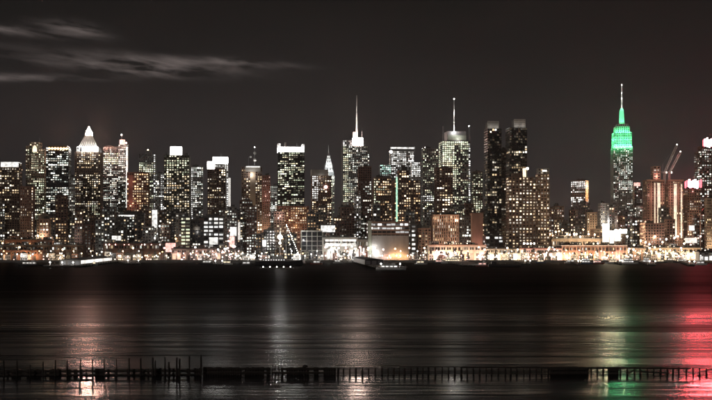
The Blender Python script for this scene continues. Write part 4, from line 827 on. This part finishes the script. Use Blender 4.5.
def boat(label, x, y, lpx, ang, hullm, decks=1, lit='sign_white', mast=True, cabin=.55, cat='boat', name='boat', p=1.0):
    D = wl(y); X, _, _ = at(x, y, D); L = lpx / F * D; Bm = min(L * .26, 9); h = max(1.4, min(3.2, L * .07))
    e = empty(name, (X, D, 0), R(ang)); tag(e, label, cat, 'boats along the far shore')
    hull_mesh(L, Bm, h).build('hull', hullm, e)
    z = h * 1.02
    for k in range(decks):
        cl = L * cabin * (1 - .22 * k); cx = -L * .06 - L * .03 * k; bw = Bm * (.78 - .12 * k); ch = 2.5
        m = MB(); m.box(cx - cl / 2, cx + cl / 2, -bw / 2, bw / 2, z - .25, z + ch); cab = m.build('cabin', 'white_paint', e)
        m = MB(); m.box(cx - cl / 2 - .4, cx + cl / 2 + .6, -bw / 2 - .35, bw / 2 + .35, z + ch, z + ch + .2); m.build('cabin_roof', 'white_paint', e)
        n = max(2, int(cl / 3))
        for i in range(n):
            xx = cx - cl / 2 + cl * (i + .5) / n
            for sg in (-1, 1): m = MB(); m.box(xx - cl / n * .36, xx + cl / n * .36, *sorted((sg * (bw / 2 + .01), sg * (bw / 2 + .06))), z + 1.0, z + 2.1); m.build('cabin_window', lit, cab)
        z += ch + .2
    m = MB(); m.box(L * .02, L * .14, -Bm * .18, Bm * .18, z, z + 1.9); m.build('wheelhouse', 'white_paint', e)
    m = MB()
    for t in range(10):
        for sg in (-1, 1): xx = -L * .45 + L * .8 * t / 9; m.tube((xx, sg * Bm * .42, h * .95), (xx, sg * Bm * .42, h + 1.1), .05, n=4)
    m.build('railing', 'steel', e, 'stuff')
    if mast: m = MB(); m.tube((0, 0, z + 1.9), (-.4, 0, z + 7), .14, .07); m.build('mast', 'steel', e); m = MB(); m.ball((-.4, 0, z + 6.6), .45); m.build('mast_lamp', 'lamp_white', e)
    point('deck_light', (-L * .38, 0, h + 3.2), 500 * p, WHITE, .3, e)
    return e
boat('dark low ferry moored left of the leftmost pier', 31, 266, 24, 4, 'hull_dark', 1, 'sign_dim')
boat('small lit tug beside the bright street gap', 208, 264.2, 15, 0, 'hull_dark', 1, 'sign_white')
boat('small white launch at the foot of the bright street gap', 226, 264.6, 13, 180, 'white_paint', 1, 'sign_warm')
boat('two-deck white excursion boat left of the central pier', 361, 262.6, 26, -28, 'white_paint', 2, 'sign_white', p=2)
boat('white ferry lying at the tip of the central pier', 391, 270.2, 30, 0, 'white_paint', 1, 'sign_white', p=2)
boat('white excursion boat moored at the short pier below the podium', 455, 263.5, 28, -24, 'white_paint', 2, 'sign_warm', p=2)
boat('small red-hulled workboat beside the dark barge', 483, 266.6, 14, 0, 'hull_red', 1, 'sign_pink')
boat('small white yacht at the left end of the columned hall', 571, 263.2, 13, 10, 'white_paint', 1, 'sign_white')
boat('blue-hulled motor yacht before the columned hall', 585, 264, 15, 170, 'hull_blue', 2, 'sign_white')
boat('red-hulled yacht right of the blue-hulled one', 598, 264, 13, 5, 'hull_red', 1, 'sign_pink')
boat('white cruiser with two cabin decks right of the red-hulled yacht', 612, 263.6, 14, 178, 'white_paint', 2, 'sign_warm')
boat('long white yacht before the low dark shed', 629, 264.2, 19, 4, 'white_paint', 2, 'sign_white')
boat('small dark cutter before the long row of sheds', 661, 263, 12, 0, 'hull_dark', 1, 'sign_warm')
boat('dark lighter moored before the sheds near the right border', 681, 262.6, 16, 180, 'hull_dark', 1, 'sign_dim')
boat('small white cabin boat with a warm lit cabin beside the long dark shed pier', 92, 265.6, 11, 185, 'white_paint', 1, 'sign_warm')
boat('dark tug with a pale cabin left of the festoon-lit ship', 247, 265.4, 13, 4, 'hull_dark', 1, 'sign_white')
boat('red-hulled tug just right of the dark pier by the ship', 316, 264.4, 12, 175, 'hull_red', 1, 'sign_white')
boat('small white launch before the white riverside hall', 338, 263.2, 10, 0, 'white_paint', 1, 'sign_white')
boat('white cabin cruiser right of the central pier', 421, 264.5, 13, 8, 'white_paint', 1, 'sign_warm')
boat('dark workboat left of the white excursion boat at the short pier', 438, 263.4, 11, 180, 'hull_dark', 1, 'sign_pink')
boat('small blue-hulled launch before the long pink-lit wall', 541, 263.2, 11, 3, 'hull_blue', 1, 'sign_warm')
boat('little white sloop between the red-hulled yacht and white cruiser', 605, 262.2, 8, 0, 'white_paint', 1, 'sign_dim')
boat('dark-hulled yacht right of the long white yacht', 645, 263.4, 13, 182, 'hull_dark', 2, 'sign_white')
boat('white launch moored by the white boat shed at the right border', 701, 265, 13, 0, 'white_paint', 1, 'sign_white')
# dark barge
D = wl(267); X, _, _ = at(505, 267, D); e = empty('barge', (X, D, 0), 0); tag(e, 'long flat black barge moored right of the short pier', 'barge'); hull_mesh(34, 9, 2.6, .12).build('hull', 'hull_dark', e)
m = MB(); m.box(-15, 13, -4, 4, 2.4, 3.1); m.build('deck', 'timber', e); m = MB(); m.box(-14, -9, -2.5, 2.5, 3.1, 5.6); m.build('deckhouse', 'hull_dark', e)
for t in (-12, 0, 12): m = MB(); m.tube((t, -3.6, 3), (t, -3.6, 4), .25); m.build('bollard', 'steel', e)
# ship dressed with lights
D = wl(266.3); X, _, _ = at(279, 266.3, D); L = 50
e = empty('museum_ship', (X, D, 0), R(3)); tag(e, 'dark moored ship with a mast and strings of white lights', 'ship')
hull_mesh(L, 10, 5.2, .22).build('hull', 'hull_dark', e)
m = MB(); m.box(-18, 8, -3.8, 3.8, 5, 8.2); sup = m.build('superstructure', 'grey', e)
m = MB(); m.box(-6, 4, -3, 3, 8.2, 11); m.build('bridge', 'white_paint', e)
for i in range(9):
    m = MB(); m.box(-17 + i * 2.7, -15.6 + i * 2.7, -3.87, -3.82, 6.2, 7.4); m.build('porthole_window', 'sign_white' if i % 3 else 'sign_dim', sup)
m = MB(); m.lathe([(1.6, 11), (1.5, 15.5), (1.3, 15.6)], 12, -10, 0); m.build('funnel', 'hull_dark', e)
mx = 7.5; mh = 45
m = MB(); m.tube((mx, 0, 5), (mx, 0, mh), .4, .15).tube((mx - 4, 0, 27), (mx + 4, 0, 27), .15).tube((mx - 2.5, 0, 36), (mx + 2.5, 0, 36), .12); m.build('mast', 'white_paint', e)
for (bx_, bz) in ((23, 7.5), (14.5, 6.5)):
    m = MB(); m.tube((mx, 0, mh), (bx_, 0, bz), .06, n=4); ln = m.build('light_string', 'steel', e)
    for k in range(18 if bx_ > 20 else 8):
        t = (k + .5) / (18 if bx_ > 20 else 8); q = MB(); q.ball((mx + (bx_ - mx) * t, 0, mh + (bz - mh) * t), .38, 6); q.build('bulb', 'lamp_white', ln)
for t in (-20, -12, 14, 20): point('deck_light', (t, -2, 9.5), 1500, WHITE, .4, e)
m = MB()
for t in range(14):
    for sg in (-1, 1): xx = -23 + 40 * t / 13; m.tube((xx, sg * 4.4, 5), (xx, sg * 4.4, 6.3), .06, n=4)
m.build('railing', 'steel', e, 'stuff')
# lit landing stage in front of the ship
D = wl(268.6); X, _, _ = at(277, 268.6, D); e = empty('landing_stage', (X, D, 0), 0); tag(e, 'low floating landing stage with white edge lights in front of the ship', 'pontoon')
m = MB(); m.box(-16, 16, -3, 3, -.5, .9); m.build('pontoon', 'concrete', e)
for t in (-13, -6.5, 0, 6.5, 13): m = MB(); m.ball((t, -2.6, 1.7), .55, 6); m.build('edge_lamp', 'lamp_white', e); m = MB(); m.tube((t, -2.6, .9), (t, -2.6, 1.3), .1); m.build('lamp_post', 'steel', e)
point('edge_light', (0, -2.6, 2.2), 700, WHITE, .5, e)

# ------------------------------------------------------------------ old timber pier in the near water
def LD(x): return 195.0 + 2.5 * x / 712                         # the line of the old pier, photo column -> distance
def LP(x, y):
    D = LD(x); return at(x, y, D)
def pile_mesh(h, lean, r, seed):
    q = random.Random(seed); m = MB(); n = 7; segs = 5; i0 = 0
    for j in range(segs + 1):
        t = j / segs
        for k in range(n):
            a = 2 * pi * k / n; rr = r * (1.08 - .22 * t) * q.uniform(.86, 1.12); m.v.append((lean * t * h + rr * cos(a), rr * sin(a), -2.5 + (h + 2.5) * t + (q.uniform(-.12, .06) if j == segs else 0)))
    for j in range(segs):
        for k in range(n): m.f.append((j * n + k, j * n + (k + 1) % n, (j + 1) * n + (k + 1) % n, (j + 1) * n + k))
    m.f.append(tuple(segs * n + k for k in range(n)))
    return m
pr = random.Random(11)
# tall free piles at the left
tall = [(6, 360), (19, 360), (32, 364), (45, 361), (57, 359.5), (69, 359.5), (82, 358.5), (94.5, 359), (106, 357.5), (118, 357.5), (130.5, 357.5), (142, 358), (154, 357), (156.5, 360), (166, 356.5), (170, 361), (177.5, 357), (180.5, 358), (190, 355.5), (202, 354)]
for i, (x, y) in enumerate(tall):
    X, Y, Z = LP(x, y); o = pile_mesh(Z, pr.uniform(-.03, .03), pr.uniform(.12, .18), i).build('timber_pile', 'timber')
    o.location = (X, Y - 1.2, 0); o.rotation_euler = (0, 0, pr.uniform(0, 6))
    tag(o, 'tall dark timber pile rising above the boarded wall at the left' if x < 188 else ('tallest dark pile standing at the right end of the tall row' if x > 200 else 'tall dark pile next to the tallest one'), 'pile', 'tall timber piles' if x < 188 else None)
def boarded(label, x0, x1, yt0, yt1, gap, seed, name='boarded_wall', ybot=None):
    q = random.Random(seed); e = empty(name, (LP((x0 + x1) / 2, 380)[0], LD((x0 + x1) / 2), 0)); tag(e, label, 'timber wall', 'boarded sections of the old pier')
    cx = e.location.x; cy = e.location.y
    m = MB(); x = x0
    while x < x1:
        w = q.uniform(2.0, 2.9); X0_, Y0_, _ = LP(x, 0); X1_, _, _ = LP(min(x + w, x1), 0); yt = yt0 + (yt1 - yt0) * (x - x0) / (x1 - x0); Z = LP(x, yt + q.uniform(-.4, .5))[2]
        if q.random() > gap: o = q.uniform(-.04, .04); m.box(X0_ - cx + .015, X1_ - cx - .015, Y0_ - cy - .08 + o, Y0_ - cy + .06 + o, -2.0, Z)
        x += w
    m.build('planking', 'timber', e, 'stuff')
    for yy in (1.6, 5.5):
        a = LP(x0, yt0 + yy); c = LP(x1, yt1 + yy); m = MB()
        ang = math.atan2(c[1] - a[1], c[0] - a[0]); m.box(-.05, sqrt((c[0] - a[0]) ** 2 + (c[1] - a[1]) ** 2), -.28, -.10, a[2] - .16, a[2] + .16); o = m.build('wale', 'timber', e); o.location = (a[0] - cx, a[1] - cy, 0); o.rotation_euler = (0, 0, ang)
    return e
boarded('ragged boarded timber wall with gaps below the tall piles', 0, 201, 369.6, 368.0, .45, 3)
boarded('solid low timber wall right of the tallest pile', 203, 270.5, 367.2, 367.2, .10, 4)
boarded('solid low timber wall with a small hump left of the open pile row', 281, 336, 367.2, 367.4, .10, 5)
boarded('boarded stretch in the middle of the open pile row', 550, 588.5, 367.5, 368, .05, 6)
boarded('short boarded stretch where green light falls on the water', 609, 618.5, 368.2, 368.4, .02, 7)
m = MB(); X, Y, Z = LP(305, 367); m.lathe([(.45, 0), (.5, .15), (.36, .34), (.12, .42)], 9); o = m.build('mooring_stump', 'timber'); o.location = (X, Y, Z - .05); tag(o, 'dark rounded stump on top of the low timber wall', 'stump')
# open pile row with cap beam
e = empty('ruined_pier', (LP(530, 380)[0], LD(530), 0)); tag(e, 'ruined pier of closely spaced thin piles under a cap beam', 'pier'); ex, ey = e.location.x, e.location.y
x = 338.0; var = [pile_mesh(LP(500, 367.2)[2], l, .17, 50 + i).mesh('pile', 'timber') for i, l in enumerate((-.02, 0, .015, -.01, .03, -.035))]; i = 0
while x < 712:
    if not (552 < x < 587) and not (610 < x < 617.5):
        X, Y, Z = LP(x, 366); o = bpy.data.objects.new('pile', pr.choice(var)); C.objects.link(o); o.parent = e; o.location = (X - ex, Y - ey, pr.uniform(-.06, .03) if x < 640 else pr.uniform(-.35, .05)); o.rotation_euler = (0, 0, pr.uniform(-.5, .5) + pi * (pr.random() < .5)); o.scale = (pr.uniform(.8, 1.25),) * 2 + (1,)
    x += pr.uniform(5.4, 6.9) if x < 620 else pr.uniform(5.6, 7.6)
for j, (xa, xb, ya, yb_) in enumerate(((336, 400, 365.2, 365.6), (462, 690, 367.2, 368.4), (400, 462, 366.6, 366.9), (270.5, 281, 364.6, 364.6))):
    a = LP(xa, ya); c = LP(xb, yb_); m = MB(); l = sqrt((c[0] - a[0]) ** 2 + (c[1] - a[1]) ** 2); th = .13 if j == 1 else .06; m.box(0, l, -.14, .14, -th, th)
    o = m.build('cap_beam', 'timber', e); o.location = (a[0] - ex, a[1] - ey, a[2]); o.rotation_euler = (0, -math.atan2(c[2] - a[2], l), math.atan2(c[1] - a[1], c[0] - a[0]))
for (xa, ya, xb, yb_) in ((626, 374, 634, 369.5), (697, 372.5, 712, 369), (272, 372.5, 281, 372.5), (640, 371.5, 668, 373)):
    a = LP(xa, ya); c = LP(xb, yb_); m = MB(); m.tube((a[0] - ex, a[1] - ey - .2, a[2]), (c[0] - ex, c[1] - ey - .2, c[2]), .09 if xa > 690 else .13, n=5); m.build('fallen_rail', 'timber', e)
for x in (272.5, 275.5, 279): X, Y, Z = LP(x, 364.6); m = MB(); m.tube((X - ex, Y - ey, -2), (X - ex, Y - ey, Z), .12, .1); m.build('pile', 'timber', e)

# ------------------------------------------------------------------ labels of things that stand in rows: counted along the row
ORD = 'first second third fourth fifth sixth seventh eighth ninth tenth eleventh twelfth thirteenth fourteenth fifteenth sixteenth seventeenth eighteenth nineteenth twentieth'.split() + ['twenty-%s' % q for q in 'first second third fourth fifth sixth seventh eighth ninth'.split()]
rows = {}
for o in C.objects:
    if o.parent is None and (o.name.startswith('street_lamp') or o.name.startswith('timber_pile')): rows.setdefault(o['label'], []).append(o)
for lab, os_ in rows.items():
    if len(os_) < 2: continue
    for q, o in enumerate(sorted(os_, key=lambda o: o.location.x / o.location.y)): o['label'] = ('%s from left: %s' % (ORD[q], lab)) if len(os_) > 2 else ('%s %s' % (('left', 'right')[q], lab))

# ------------------------------------------------------------------ thin night air over the river and town
HAZE = 2.6e-5
if HAZE:
    mt = bpy.data.materials.new('haze'); mt.use_nodes = True; N = mt.node_tree.nodes; N.remove(N['Principled BSDF'])
    v = N.new('ShaderNodeVolumePrincipled'); v.inputs['Color'].default_value = (.9, .88, .86, 1); v.inputs['Density'].default_value = HAZE; v.inputs['Anisotropy'].default_value = .6
    mt.node_tree.links.new(v.outputs[0], N['Material Output'].inputs['Volume']); MATS['haze'] = mt
    m = MB(); m.box(-9500, 9500, -700, 46000, -4, 470); o = m.build('haze', 'haze'); tag(o, 'thin night haze over the river and the city', 'haze', kind='stuff')
    S.cycles.volume_bounces = 0; S.cycles.volume_max_steps = 64
